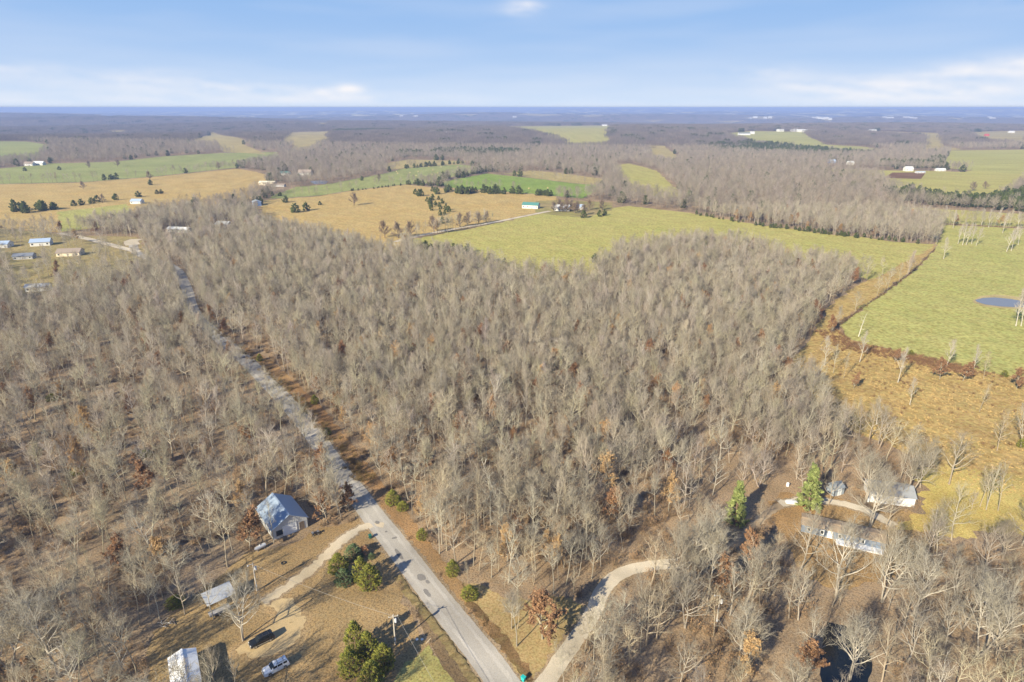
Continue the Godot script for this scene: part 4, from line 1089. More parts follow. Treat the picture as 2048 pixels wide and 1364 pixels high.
func mobile_home() -> void:
	var L := 18.6
	var W := 5.0
	var o := thing("mobile_home", Vector3(81.9, 0, -134.3), deg_to_rad(-24.0))
	var wall := flat("home_wall", Color(0.17, 0.215, 0.285), 0.6)
	block("wall", Vector3(L, 2.1, W), Vector3(0, 1.15, 0), wall, o)
	block("skirting", Vector3(L - 0.1, 0.3, W - 0.1), Vector3(0, -0.05, 0), flat("skirt", Color(0.78, 0.79, 0.8), 0.6), o)
	roof(o, L, W, 2.21, 0.45, 0.2, flat("home_roof", Color(0.33, 0.245, 0.16), 0.95), 0.0)
	var trim := flat("trim", Color(0.75, 0.75, 0.73), 0.6)
	var glass := flat("pane", Color(0.03, 0.04, 0.05), 0.08)
	for x in [-7.6, -4.6, -0.6, 4.4]:
		opening("window", "pane", 0, L, W, x, 1.25, 0.6, 0.9, trim, glass, o)
	opening("door", "leaf", 0, L, W, -2.8, 1.12, 0.9, 1.8, trim, trim, o)
	for k in 12:                       # white boarded deck along the right half
		block("deck_board", Vector3(0.86, 0.08, 2.0), Vector3(-1.0 + 0.87 * k, 0.34 + 0.003 * (k % 2), W / 2.0 + 1.03), flat("deck_white", Color(0.8, 0.81, 0.82), 0.6), o)
	block("deck_fascia", Vector3(10.4, 0.3, 0.06), Vector3(3.8, 0.15, W / 2.0 + 2.0), flat("deck_white", Color(0.8, 0.81, 0.82), 0.6), o)
	tag(o, "long blue grey mobile home with a brown roof and white skirting", "house")

func pale_barn() -> void:
	var L := 10.6
	var W := 7.2
	var o := thing("barn", Vector3(102.6, 0, -151.0), deg_to_rad(-14.0))
	obj("wall", house_body(L, W, 2.7, 1.5), flat("barn_wall", Color(0.62, 0.63, 0.64), 0.6), o)
	roof(o, L, W, 2.7, 1.5, 0.3, flat("barn_roof", Color(0.33, 0.345, 0.36), 0.5, 0.2), 0.92)
	for x in [-2.6, 1.6]: opening("barn_door", "leaf", 0, L, W, x, 1.2, 2.6, 2.3, flat("trim", Color(0.75, 0.75, 0.73), 0.6), flat("pale_leaf", Color(0.66, 0.67, 0.68)), o)
	tag(o, "pale barn with a grey metal roof behind the mobile home", "barn")
	var s := thing("garden_shed", SHED_SMALL, deg_to_rad(20.0))
	obj("wall", house_body(3.6, 3.0, 2.2, 0.9), flat("shed_grey", Color(0.26, 0.3, 0.34), 0.7), s)
	roof(s, 3.6, 3.0, 2.2, 0.9, 0.2, flat("shed_tin", Color(0.24, 0.27, 0.3), 0.6, 0.2), 0.9)
	opening("door", "leaf", 0, 3.6, 3.0, 0.2, 1.0, 0.9, 1.9, flat("trim", Color(0.75, 0.75, 0.73), 0.6), flat("shed_leaf", Color(0.5, 0.55, 0.6)), s)
	tag(s, "small blue grey shed between the fuller pine and the pale barn", "shed")

# ---------------------------------------------------------------- small things
func utility_pole(at: Vector3, h: float, turn: float, arm: bool, can: bool, lamp: bool, label: String) -> Node3D:
	var o := thing("utility_pole", at, turn)
	var wood := flat("pole_wood", Color(0.46, 0.42, 0.36))
	var g := Geo.new()
	g.tube(PackedVector3Array([Vector3(0, -0.5, 0), Vector3(0, h * 0.5, 0), Vector3(0, h, 0)]), PackedFloat32Array([0.17, 0.145, 0.11]), 10)
	g.disc(Vector3(0, h, 0), Vector3.UP, 0.11, 10)
	obj("pole", g.mesh(), wood, o)
	if arm:
		block("crossarm", Vector3(1.9, 0.12, 0.1), Vector3(0, h - 0.35, 0.15), wood, o)
		for x in [-0.85, 0.0, 0.85]:
			var q := Geo.new()
			q.tube(PackedVector3Array([Vector3.ZERO, Vector3(0, 0.08, 0), Vector3(0, 0.16, 0), Vector3(0, 0.22, 0)]), PackedFloat32Array([0.03, 0.07, 0.06, 0.02]), 8)
			obj("insulator", q.mesh(), flat("porcelain", Color(0.6, 0.6, 0.58), 0.2), o).position = Vector3(x, h - 0.29, 0.15)
	if can:
		var q := Geo.new()
		q.tube(PackedVector3Array([Vector3(0, -0.45, 0), Vector3(0, -0.4, 0), Vector3(0, 0.4, 0), Vector3(0, 0.46, 0)]), PackedFloat32Array([0.2, 0.26, 0.26, 0.12]), 14)
		q.disc(Vector3(0, 0.46, 0), Vector3.UP, 0.12, 14)
		q.disc(Vector3(0, -0.45, 0), Vector3.DOWN, 0.2, 14)
		obj("transformer", q.mesh(), flat("can", Color(0.55, 0.57, 0.6), 0.4), o).position = Vector3(0.4, h - 1.5, 0)
		block("bracket", Vector3(0.2, 0.08, 0.08), Vector3(0.15, h - 1.3, 0), flat("can", Color(0.55, 0.57, 0.6), 0.4), o)
	if lamp:
		block("lamp_arm", Vector3(0.9, 0.05, 0.05), Vector3(-0.5, h - 0.25, 0), flat("can", Color(0.55, 0.57, 0.6), 0.4), o)
		var q := Geo.new()
		q.tube(PackedVector3Array([Vector3(0, -0.15, 0), Vector3(0, 0, 0), Vector3(0, 0.15, 0)]), PackedFloat32Array([0.2, 0.16, 0.05]), 10)
		obj("lamp_head", q.mesh(), flat("can", Color(0.55, 0.57, 0.6), 0.4), o).position = Vector3(-1.0, h - 0.3, 0)
	block("meter_box", Vector3(0.3, 0.45, 0.2), Vector3(0, 1.5, 0.26), flat("can", Color(0.55, 0.57, 0.6), 0.4), o)
	tag(o, label, "utility pole")
	return o

func wire(a: Vector3, b: Vector3, sag: float, label: String) -> void:
	var p := PackedVector3Array()
	for k in 17:
		var t := k / 16.0
		p.append(a.lerp(b, t) - Vector3(0, sag * 4.0 * t * (1.0 - t), 0) - a)
	var g := Geo.new()
	g.tube(p, taper(0.022, 0.022, 17), 5)
	var o := obj("power_line", g.mesh(), flat("wire", Color(0.3, 0.29, 0.27), 0.6))
	o.position = a
	tag(o, label, "wire", "wires between the poles")

func wheelie_bin(at: Vector3, turn: float, k: Color, label: String) -> void:
	var o := thing("wheeled_bin", at, turn)
	var m := flat("bin" + str(k), k, 0.5)
	var g := Geo.new()
	var lo := [Vector3(-0.24, 0.1, -0.28), Vector3(0.24, 0.1, -0.28), Vector3(0.24, 0.1, 0.28), Vector3(-0.24, 0.1, 0.28)]
	var hi := [Vector3(-0.32, 1.02, -0.36), Vector3(0.32, 1.02, -0.36), Vector3(0.32, 1.02, 0.38), Vector3(-0.32, 1.02, 0.38)]
	for q in 4: g.quad(lo[(q + 1) % 4], hi[(q + 1) % 4], hi[q], lo[q])
	g.quad(lo[0], lo[3], lo[2], lo[1])
	obj("body", g.mesh(), m, o)
	block("lid", Vector3(0.72, 0.07, 0.84), Vector3(0, 1.07, 0.02), m, o, Vector3(0.06, 0, 0))
	block("handle", Vector3(0.6, 0.05, 0.06), Vector3(0, 1.0, -0.45), m, o)
	for s in [-1, 1]:
		var w := Geo.new()
		w.rod(Vector3(-0.04, 0, 0), Vector3(0.04, 0, 0), 0.13, 12)
		obj("wheel", w.mesh(), flat("rubber", Color(0.02, 0.02, 0.02), 0.8), o).position = Vector3(0.28 * s, 0.13, -0.28)
	tag(o, label, "bin")

func propane_tank() -> void:
	var o := thing("propane_tank", TANK, deg_to_rad(50.0))
	var g := Geo.new()
	var p := PackedVector3Array()
	var r := PackedFloat32Array()
	for k in 13:
		var t := k / 12.0
		var x := lerpf(-1.5, 1.5, t)
		p.append(Vector3(x, 0, 0))
		r.append(0.5 * sqrt(maxf(0.0004, 1.0 - pow(maxf(0.0, (absf(x) - 1.05) / 0.45), 2.0))))
	g.tube(p, r, 18)
	obj("tank", g.mesh(), flat("tank", Color(0.6, 0.61, 0.62), 0.35, 0.3), o).position.y = 0.75
	for x in [-0.8, 0.8]: block("foot", Vector3(0.16, 0.4, 0.7), Vector3(x, 0.15, 0), flat("block", Color(0.35, 0.34, 0.32)), o)
	var d := Geo.new()
	d.tube(PackedVector3Array([Vector3(0, 1.2, 0), Vector3(0, 1.36, 0), Vector3(0, 1.44, 0)]), PackedFloat32Array([0.2, 0.2, 0.08]), 12)
	d.disc(Vector3(0, 1.44, 0), Vector3.UP, 0.08, 12)
	obj("valve_dome", d.mesh(), flat("tank", Color(0.6, 0.61, 0.62), 0.35, 0.3), o)
	tag(o, "silver propane tank lying left of the metal garage", "tank")

func torus(R: float, r: float) -> Mesh:
	var g := Geo.new()
	for a in 20:
		for b in 8:
			var P := func(i: int, j: int) -> Vector3:
				var u := TAU * i / 20
				var w := TAU * j / 8
				return Vector3(cos(u) * (R + r * cos(w)), r * sin(w), sin(u) * (R + r * cos(w)))
			g.quad(P.call(a, b), P.call(a, b + 1), P.call(a + 1, b + 1), P.call(a + 1, b))
	return g.mesh()

func junk() -> void:
	var t := obj("tyre", torus(0.45, 0.14), flat("rubber", Color(0.02, 0.02, 0.02), 0.8))
	t.position = TIRE + Vector3(0, 0.14, 0)
	tag(t, "old tyre lying on the leaves below the metal garage", "tyre")
	rng.seed = 77
	# quad bike and clutter by the garage front
	var q := thing("quad_bike", Vector3(-48.9, 0, -134.6), deg_to_rad(30.0))
	var black := flat("bike_black", Color(0.03, 0.03, 0.035), 0.4)
	block("chassis", Vector3(1.5, 0.25, 0.5), Vector3(0, 0.55, 0), black, q)
	block("seat", Vector3(0.75, 0.16, 0.34), Vector3(0.2, 0.8, 0), flat("seat", Color(0.05, 0.05, 0.05), 0.7), q)
	for x in [-0.6, 0.6]: block("rack", Vector3(0.5, 0.05, 0.8), Vector3(x * 1.1, 0.86, 0), flat("rack", Color(0.3, 0.3, 0.3), 0.4, 0.6), q)
	block("handlebar", Vector3(0.06, 0.06, 0.8), Vector3(-0.4, 1.05, 0), black, q)
	for x in [-0.6, 0.6]:
		for s in [-1, 1]: wheel(q, Vector3(x, 0.28, 0.45 * s), 0.28, 0.24)
	tag(q, "black quad bike parked at the right front corner of the garage", "quad bike")
	var grl := thing("barbecue_grill", Vector3(-55.7, 0, -132.3), 0.6)
	block("cart", Vector3(1.0, 0.7, 0.5), Vector3(0, 0.45, 0), black, grl)
	block("lid", Vector3(0.8, 0.35, 0.5), Vector3(0, 0.98, 0), black, grl)
	block("side_shelf", Vector3(0.35, 0.04, 0.45), Vector3(0.68, 0.78, 0), flat("rack", Color(0.3, 0.3, 0.3), 0.4, 0.6), grl)
	tag(grl, "black barbecue grill at the left front corner of the garage", "grill")
	var pile := thing("brush_pile", DEBRIS, 0.4)
	for k in 18:
		var g := Geo.new()
		var a := Vector3(rng.randf_range(-1.4, 1.4), rng.randf_range(0.05, 0.5), rng.randf_range(-0.9, 0.9))
		var d := Vector3(rng.randf_range(-1, 1), rng.randf_range(-0.2, 0.3), rng.randf_range(-1, 1)).normalized() * rng.randf_range(0.5, 1.1)
		a.y = maxf(a.y, absf(d.y) + 0.05)
		g.rod(a - d, a + d, rng.randf_range(0.03, 0.08), 6)
		obj("branch", g.mesh(), flat("dead_wood", Color(0.5, 0.46, 0.4)) if k % 3 else flat("dead_wood_dark", Color(0.2, 0.17, 0.14)), pile)
	tag(pile, "pile of pale dead branches left of the white roofed shed", "brush pile")
	var k2 := 0
	for r in RAGS:
		var g := Geo.new()
		var last := PackedVector3Array()
		for a in 8: last.append(Vector3(cos(TAU * a / 8) * rng.randf_range(0.25, 0.4), 0.02, sin(TAU * a / 8) * rng.randf_range(0.25, 0.4)))
		for a in 8: g.tri(Vector3(0, 0.3, 0), last[(a + 1) % 8], last[a])
		var o := obj("litter_bag", g.mesh(), flat("bag", Color(0.75, 0.75, 0.74), 0.6))
		o.position = Vector3(r[0], 0.02, r[1])
		tag(o, ["white bag caught in the weeds, nearer the road", "white bag caught in the weeds, nearer the cedars"][k2], "bag")
		k2 += 1
	var p := thing("fence_post", POST_LEAN, 0.3)
	var g2 := Geo.new()
	g2.rod(Vector3(0, -0.3, 0), Vector3(0.25, 1.7, 0.1), 0.08, 8)
	obj("post", g2.mesh(), flat("dark_post", Color(0.13, 0.09, 0.06)), p)
	block("brace", Vector3(1.5, 0.08, 0.08), Vector3(-0.6, 0.85, 0.1), flat("dark_post2", Color(0.4, 0.34, 0.25)), p, Vector3(0, 0, 0.85))
	tag(p, "leaning dark fence post with a brace above the road ditch", "post")
	for d in [[DRUM, "white drum standing in the leaves left of the fuller pine"], [DRUM_B, "white drum by the left corner of the pale barn"]]:
		var o := thing("drum", d[0], 0)
		var g := Geo.new()
		g.tube(PackedVector3Array([Vector3(0, 0, 0), Vector3(0, 0.03, 0), Vector3(0, 0.45, 0), Vector3(0, 0.48, 0), Vector3(0, 0.51, 0), Vector3(0, 1.0, 0), Vector3(0, 1.03, 0)]), PackedFloat32Array([0.36, 0.4, 0.4, 0.43, 0.4, 0.4, 0.38]), 16)
		obj("shell", g.mesh(), flat("drum", Color(0.7, 0.72, 0.74), 0.5), o)
		var l := Geo.new()
		l.disc(Vector3(0, 1.0, 0), Vector3.UP, 0.39, 16)
		obj("lid", l.mesh(), flat("drum", Color(0.7, 0.72, 0.74), 0.5), o)
		tag(o, d[1], "drum")
	var boat := thing("covered_boat", TARP, deg_to_rad(-10.0))
	obj("cover", profile_solid(PackedVector2Array([Vector2(-1.7, 0.5), Vector2(-1.2, 0.9), Vector2(0, 1.15), Vector2(1.2, 1.0), Vector2(1.7, 0.55), Vector2(1.4, 0.3), Vector2(-1.4, 0.3)]), func(v: Vector2) -> float: return 0.75 - 0.28 * absf(v.x) * 0.9 * 0.6 - maxf(0.0, v.y - 0.8)), flat("tarp", Color(0.55, 0.57, 0.6), 0.6), boat)
	for x in [-0.8, 0.8]: block("stand", Vector3(0.12, 0.32, 1.0), Vector3(x, 0.15, 0), flat("old_wood", Color(0.25, 0.22, 0.18)), boat)
	tag(boat, "small boat under a white cover beside the gravel drive", "boat")
	var bl := thing("hunting_blind", on_ground(BLIND.x, BLIND.z), 0.4)
	for x in [-0.8, 0.8]:
		for z in [-0.8, 0.8]: block("leg", Vector3(0.12, 2.6, 0.12), Vector3(x, 1.3, z), flat("old_wood", Color(0.25, 0.22, 0.18)), bl)
	block("cabin", Vector3(2.2, 1.8, 2.2), Vector3(0, 3.5, 0), flat("blind", Color(0.12, 0.15, 0.14)), bl)
	block("roof", Vector3(2.6, 0.1, 2.6), Vector3(0, 4.46, 0), flat("blind_roof", Color(0.3, 0.38, 0.42)), bl, Vector3(0.1, 0, 0))
	tag(bl, "small raised hunting blind at the corner of the far wood and pasture", "blind")
	for l in [[LOG, 0.1, 9.0, "long pale fallen log across the floor of the left wood"], [Vector3(-115.0, 0, -165.0), 1.3, 6.0, "short pale fallen log in the left wood above the garage"], [Vector3(57.0, 0, -118.0), 0.7, 7.0, "pale fallen log below the gravel drive"], [Vector3(-14.0, 0, -160.0), 0.55, 8.0, "pale fallen log on the floor of the dense wood"]]:
		var o := thing("fallen_log", l[0] + Vector3(0, 0.14, 0), l[1])
		var g := Geo.new()
		g.tube(PackedVector3Array([Vector3(-l[2] / 2, 0.02, 0), Vector3(-1, 0, 0.1), Vector3(1, 0.04, -0.05), Vector3(l[2] / 2, 0.02, 0.2)]), PackedFloat32Array([0.19, 0.17, 0.13, 0.05]), 8)
		g.disc(Vector3(-l[2] / 2, 0.02, 0), Vector3(-1, 0, 0), 0.19, 8)
		obj("trunk", g.mesh(), flat("log", Color(0.5, 0.46, 0.4)), o)
		var b := Geo.new()
		b.tube(PackedVector3Array([Vector3(1, 0.05, 0), Vector3(1.8, 0.5, 0.6), Vector3(2.6, 0.8, 1.2)]), PackedFloat32Array([0.07, 0.05, 0.0]), 5)
		obj("limb", b.mesh(), flat("log", Color(0.5, 0.46, 0.4)), o)
		tag(o, l[3], "log")
	var n := 0
	for h in HAY_BALES:
		var o := thing("hay_bale", on_ground(h[0], h[1]), n * 1.7)
		var g := Geo.new()
		g.tube(PackedVector3Array([Vector3(-0.75, 0.78, 0), Vector3(-0.68, 0.78, 0), Vector3(0.68, 0.78, 0), Vector3(0.75, 0.78, 0)]), PackedFloat32Array([0.7, 0.8, 0.8, 0.7]), 16)
		g.disc(Vector3(-0.75, 0.78, 0), Vector3(-1, 0, 0), 0.7, 16)
		g.disc(Vector3(0.75, 0.78, 0), Vector3(1, 0, 0), 0.7, 16)
		obj("bale", g.mesh(), flat("hay", Color(0.5, 0.4, 0.2)), o)
		tag(o, "round hay bale on the green bale field beyond the golden hill" if n < 14 else "round hay bale on the bright green field behind the golden hill", "hay bale", "round hay bales on the far fields")
		n += 1

func fence(line: Array, spacing: float, label: String) -> void:
	var p := ring(line)
	var o := thing("wire_fence", on_ground(p[0].x, p[0].y), 0)
	var wood := flat("fence_wood", Color(0.22, 0.18, 0.14))
	var post := Geo.new()
	post.rod(Vector3(0, -0.2, 0), Vector3(0, 1.3, 0), 0.07, 6)
	var m := post.mesh()
	var spots := PackedVector3Array()
	for k in p.size() - 1:
		var nn := int(p[k].distance_to(p[k + 1]) / spacing)
		for q in nn:
			var t := p[k].lerp(p[k + 1], float(q) / nn)
			spots.append(on_ground(t.x, t.y) - o.position)
	for s in spots: obj("post", m, wood, o).position = s
	for y in [0.4, 0.75, 1.1]:
		var g := Geo.new()
		var w := PackedVector3Array()
		for s in spots: w.append(s + Vector3(0, y, 0.08))
		g.tube(w, taper(0.012, 0.012, w.size()), 3)
		obj("wire", g.mesh(), flat("wire", Color(0.3, 0.29, 0.27), 0.6), o)
	tag(o, label, "fence")
# ---------------------------------------------------------------- air
func make_sky() -> Sky:
	var W := 2048
	var H := 1024
	var im := Image.create(W, H, false, Image.FORMAT_RGBF)
	var wisps := FastNoiseLite.new()
	wisps.seed = 5; wisps.noise_type = FastNoiseLite.TYPE_SIMPLEX; wisps.frequency = 1.0; wisps.fractal_octaves = 5; wisps.fractal_gain = 0.55
	var veil := FastNoiseLite.new()
	veil.seed = 15; veil.noise_type = FastNoiseLite.TYPE_SIMPLEX; veil.frequency = 1.0; veil.fractal_octaves = 3
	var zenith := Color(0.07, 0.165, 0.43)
	var high := Color(0.2, 0.415, 0.79)
	var low := Color(0.64, 0.76, 0.92)
	var white := Color(0.95, 0.92, 0.92)
	# loose cloud: azimuth and elevation in degrees, reach, strength
	var puffs := [[0.9, 7.5, 1.5, 0.5, 0.8], [-13.2, 1.45, 1.1, 0.35, 0.8], [-15.2, 1.2, 0.7, 0.22, 0.5], [35.0, 6.9, 2.6, 0.7, 0.35], [-36.0, 2.5, 7.0, 0.45, 0.3], [-29.0, 1.9, 8.0, 0.55, 0.45], [-22.0, 1.3, 8.0, 0.45, 0.5], [-14.0, 0.7, 7.0, 0.4, 0.55], [-32.0, 0.6, 9.0, 0.4, 0.5], [20.0, 2.5, 3.0, 0.5, 0.5], [25.0, 1.6, 4.5, 0.6, 0.6], [33.0, 1.9, 4.5, 0.75, 0.8], [37.5, 2.8, 3.6, 0.6, 0.75], [31.0, 0.8, 8.0, 0.6, 0.75], [60.0, 3.0, 14.0, 1.2, 0.6], [-70.0, 2.5, 14.0, 1.2, 0.6], [110.0, 3.0, 18.0, 1.2, 0.6], [-130.0, 3.0, 18.0, 1.2, 0.6], [170.0, 3.0, 18.0, 1.2, 0.6]]
	for y in H:
		var el := 90.0 - (y + 0.5) / H * 180.0
		if el < -1.0:
			for x in W: im.set_pixel(x, y, Color(0.3, 0.3, 0.28))
			continue
		var e := maxf(el, 0.0)
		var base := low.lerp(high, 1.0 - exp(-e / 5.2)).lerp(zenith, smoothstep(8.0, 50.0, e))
		for x in W:
			var az := (x + 0.5) / W * 360.0
			var a := deg_to_rad(az)
			var r := cos(deg_to_rad(e))
			var d := Vector3(sin(a) * r * 5.0, e * 0.55, -cos(a) * r * 5.0)
			var k := 0.12 * clampf(veil.get_noise_3d(d.x * 0.5, d.y * 0.7, d.z * 0.5) + 0.35, 0.0, 1.0)
			k += 0.22 * exp(-e / 1.4) * clampf(0.6 + veil.get_noise_3d(d.x * 0.9, d.y * 1.5, d.z * 0.9), 0.0, 1.0)
			if e < 40.0:
				var nz := wisps.get_noise_3d(d.x * 1.7 + d.y * 0.9, d.y * 1.6, d.z * 1.7) * 0.9 + 0.45
				for p in puffs:
					var da: float = angle_difference(a, deg_to_rad(p[0])) * 57.2958 / p[2]
					var de: float = (e - p[1]) / p[3]
					var q: float = da * da + de * de
					if q < 5.0: k += 0.75 * p[4] * exp(-q) * clampf(nz * 1.5, 0.0, 1.4)
			im.set_pixel(x, y, base.lerp(white, clampf(k, 0.0, 0.92)))
	var m := PanoramaSkyMaterial.new()
	m.panorama = ImageTexture.create_from_image(im)
	var s := Sky.new()
	s.sky_material = m
	return s

var tex_litter: ImageTexture
var tex_grass: ImageTexture
var tex_stone: ImageTexture

func _ready() -> void:
	# camera
	var cam := Camera3D.new()
	cam.name = "camera"
	cam.fov = 55.73
	cam.near = 0.5
	cam.far = 60000.0
	cam.position = Vector3(0, 100, 0)
	cam.rotation_degrees = Vector3(-19.9, 0, 0)
	add_child(cam)
	cam.current = true
	# sky, haze and exposure
	var env := Environment.new()
	env.background_mode = Environment.BG_SKY
	env.sky = make_sky()
	env.background_energy_multiplier = 0.53
	env.ambient_light_source = Environment.AMBIENT_SOURCE_SKY
	env.tonemap_mode = Environment.TONE_MAPPER_LINEAR
	env.tonemap_exposure = 2.0
	env.fog_enabled = true
	env.fog_density = 0.00013
	env.fog_light_color = Color(0.66, 0.76, 0.98)
	env.sdfgi_enabled = true
	env.ssao_enabled = true
	env.ssil_enabled = true
	var we := WorldEnvironment.new()
	we.environment = env
	we.name = "world_environment"
	add_child(we)
	# a low winter sun behind the camera's left shoulder
	var sun := DirectionalLight3D.new()
	sun.name = "sun"
	sun.light_energy = 1.6
	sun.light_color = Color(1.0, 0.95, 0.84)
	sun.light_angular_distance = 0.5
	sun.shadow_enabled = true
	add_child(sun)
	var el := deg_to_rad(28.5)
	sun.look_at_from_position(Vector3.ZERO, Vector3(0.634 * cos(el), -sin(el), -0.773 * cos(el)))
	print("sky done ", Time.get_ticks_msec())
	setting()
	print("setting done ", Time.get_ticks_msec())
	grow_stock()
	print("stock done ", Time.get_ticks_msec())
	structures()
	trees()
	print("trees done ", Time.get_ticks_msec())
	low_growth()
	print("all done ", Time.get_ticks_msec())

func setting() -> void:
	lay_lattice()
	patches.seed = 3; patches.frequency = 0.014; patches.fractal_octaves = 5; patches.fractal_gain = 0.62
	fine.seed = 4; fine.frequency = 0.08; fine.fractal_octaves = 4
	streaks.seed = 6; streaks.frequency = 0.022; streaks.fractal_octaves = 5; streaks.fractal_gain = 0.6
	tex_litter = speckle(1, 0.11, 0.42, Color(1, 0.92, 0.82), Color(0.86, 0.86, 0.86), Color(0.5, 0.47, 0.46))
	tex_grass = speckle(2, 0.1, 0.5, Color(1, 0.98, 0.9), Color(0.88, 0.95, 0.82), Color(0.74, 0.68, 0.56))
	tex_stone = speckle(3, 0.16, 0.7, Color(1, 0.98, 0.95), Color(0.9, 0.9, 0.9), Color(0.78, 0.74, 0.68))
	var litter := soil_mat(tex_litter, 26.0)
	var grass := soil_mat(tex_grass, 34.0)
	var stone := soil_mat(tex_stone, 18.0)
	# the ground
	var g := Geo.new()
	var cols := [Color(0.43, 0.32, 0.205), Color(0.36, 0.29, 0.21), Color(0.5, 0.38, 0.245)]
	var nx := xs.size()
	for j in zs.size():
		for i in nx:
			var p := on_ground(xs[i], zs[j])
			var e := 4.0
			var nrm := Vector3(hgt(p.x - e, p.z) - hgt(p.x + e, p.z), 2.0 * e, hgt(p.x, p.z - e) - hgt(p.x, p.z + e)).normalized()
			g.add(p, nrm, shade_of(cols, p.x, p.z))
	for j in zs.size() - 1:
		for i in nx - 1:
			var a := j * nx + i
			for q in [a, a + 1, a + nx + 1, a, a + nx + 1, a + nx]: g.i.append(q)
	tag(obj("ground", g.mesh(), litter), "", "", "", "structure")
	# fields
	var yg := [Color(0.46, 0.455, 0.14), Color(0.55, 0.48, 0.18), Color(0.57, 0.48, 0.21)]
	var gold := [Color(0.62, 0.42, 0.165), Color(0.55, 0.40, 0.185), Color(0.64, 0.49, 0.25)]
	var scrub := [Color(0.55, 0.385, 0.15), Color(0.44, 0.31, 0.14), Color(0.62, 0.46, 0.22)]
	var green := [Color(0.455, 0.455, 0.15), Color(0.52, 0.485, 0.185), Color(0.55, 0.49, 0.21)]
	var bright := [Color(0.25, 0.36, 0.08), Color(0.34, 0.42, 0.11)]
	var meadow := [Color(0.30, 0.36, 0.12), Color(0.40, 0.41, 0.165), Color(0.44, 0.42, 0.2)]
	var tan_ := [Color(0.55, 0.43, 0.2), Color(0.48, 0.40, 0.2)]
	var step := 0.02
	mottle = 0.5
	var sward := soil_mat(tex_grass, 140.0)
	for f in [["yellow_green_field", FIELD_A, yg], ["golden_strip", FIELD_B, scrub], ["golden_field", FIELD_C, scrub], ["green_pasture", FIELD_D, green], ["pale_pasture", FIELD_E, yg], ["pasture", FIELD_F, yg], ["pasture", FIELD_G, green], ["pasture", FIELD_H, green], ["straw_field", FIELD_I, tan_], ["straw_field", FIELD_J, tan_], ["pasture", FIELD_K, yg], ["pasture", FIELD_L, tan_], ["pasture", FIELD_M, yg], ["bright_field", FIELD_N, bright], ["stubble_field", FIELD_N2, tan_], ["bale_field", FIELD_O, meadow], ["straw_field", FIELD_O2, tan_], ["golden_hill", FIELD_P, gold], ["golden_meadow", FIELD_Q, gold], ["green_strip", FIELD_Q2, green], ["green_meadow", FIELD_R, meadow], ["pasture", FIELD_S, meadow], ["straw_field", FIELD_T1, tan_], ["straw_field", FIELD_T2, tan_], ["straw_field", FIELD_T3, tan_], ["straw_field", FIELD_T4, tan_], ["village_lawn", FIELD_U, [Color(0.45, 0.35, 0.18), Color(0.38, 0.32, 0.16)]]]:
		var p := ring(f[1])
		if f[0] == "village_lawn": keep_thin(p, 0.15)
		else: keep_clear(p)
		step += 0.0004
		sheet(f[0], ragged(p, 5.0, 4.0), step, f[2], sward)
	for f in FAR_FIELDS:
		keep_clear(ring(f))
		sheet("distant_field", ring(f), 0.02, tan_, grass)
	mottle = 1.0
	# yards
	var dry := [Color(0.46, 0.325, 0.17), Color(0.40, 0.305, 0.155), Color(0.51, 0.37, 0.2)]
	keep_clear(ring(PLAN_YARD))
	sheet("yard", ragged(ring(PLAN_YARD), 0.8, 1.4), 0.034, dry, litter)
	sheet("corner_lawn", ragged(ring(PLAN_SELAWN), 0.8, 1.4), 0.034, dry, grass)
	keep_thin(ring(PLAN_SELAWN), 0.06)
	sheet("road_verge", ragged(ring(PLAN_VERGE), 1.0, 1.0), 0.034, [Color(0.46, 0.275, 0.13), Color(0.38, 0.24, 0.13), Color(0.54, 0.38, 0.2)], litter)
	keep_clear(ring(PLAN_VERGE))
	sheet("pale_lawn", ragged(ring(PLAN_LIGHTGRASS), 0.8, 1.0), 0.039, [Color(0.46, 0.40, 0.17), Color(0.40, 0.37, 0.15)], grass)
	keep_clear(ring(PLAN_DITCHGRASS))
	sheet("bare_soil", ragged(ring(PLAN_SOIL), 0.8, 0.5), 0.043, [Color(0.27, 0.20, 0.12), Color(0.31, 0.23, 0.14)], litter)
	sheet("sandy_soil", ragged(grown(ring(PLAN_SAND), 1.3), 0.6, 1.6), 0.043, [Color(0.50, 0.37, 0.2), Color(0.45, 0.33, 0.18)], litter)
	sheet("sand_patch", ragged(ring(PLAN_SAND), 0.6, 1.3), 0.047, [Color(0.62, 0.49, 0.29), Color(0.52, 0.39, 0.21)], stone)
	sheet("straw_lawn", ragged(ring(PLAN_BARNLAWN), 1.2, 3.2), 0.036, [Color(0.60, 0.47, 0.17), Color(0.55, 0.40, 0.15), Color(0.66, 0.54, 0.24)], grass)
	keep_thin(ring(PLAN_BARNLAWN), 0.04)
	sheet("home_yard", ragged(ring(PLAN_HOMEYARD), 1.2, 3.0), 0.032, [Color(0.50, 0.33, 0.16), Color(0.46, 0.34, 0.17)], litter)
	keep_thin(ring(PLAN_HOMEYARD), 0.0)
	keep_thin(ring(PLAN_WESTCLEAR), 0.2)
	keep_clear(ring(PLAN_HOUSEYARD))
	sheet("farm_garden", ragged(ring(PLAN_HOUSEYARD), 3.0, 3.0), 0.036, [Color(0.36, 0.33, 0.13), Color(0.4, 0.31, 0.17)], grass)
	sheet("corral_ground", ring(PLAN_CORRAL), 0.04, [Color(0.30, 0.18, 0.10), Color(0.25, 0.15, 0.09)], litter)
	keep_clear(PackedVector2Array([Vector2(-68, -143), Vector2(-57, -150), Vector2(-49, -142), Vector2(-48, -134), Vector2(-60, -128)]))
	keep_clear(PackedVector2Array([Vector2(-48, -86), Vector2(8, -86), Vector2(8, -60), Vector2(-30, -60)]))
	# roads
	var asphalt := [Color(0.43, 0.41, 0.37), Color(0.5, 0.475, 0.43), Color(0.47, 0.435, 0.38)]
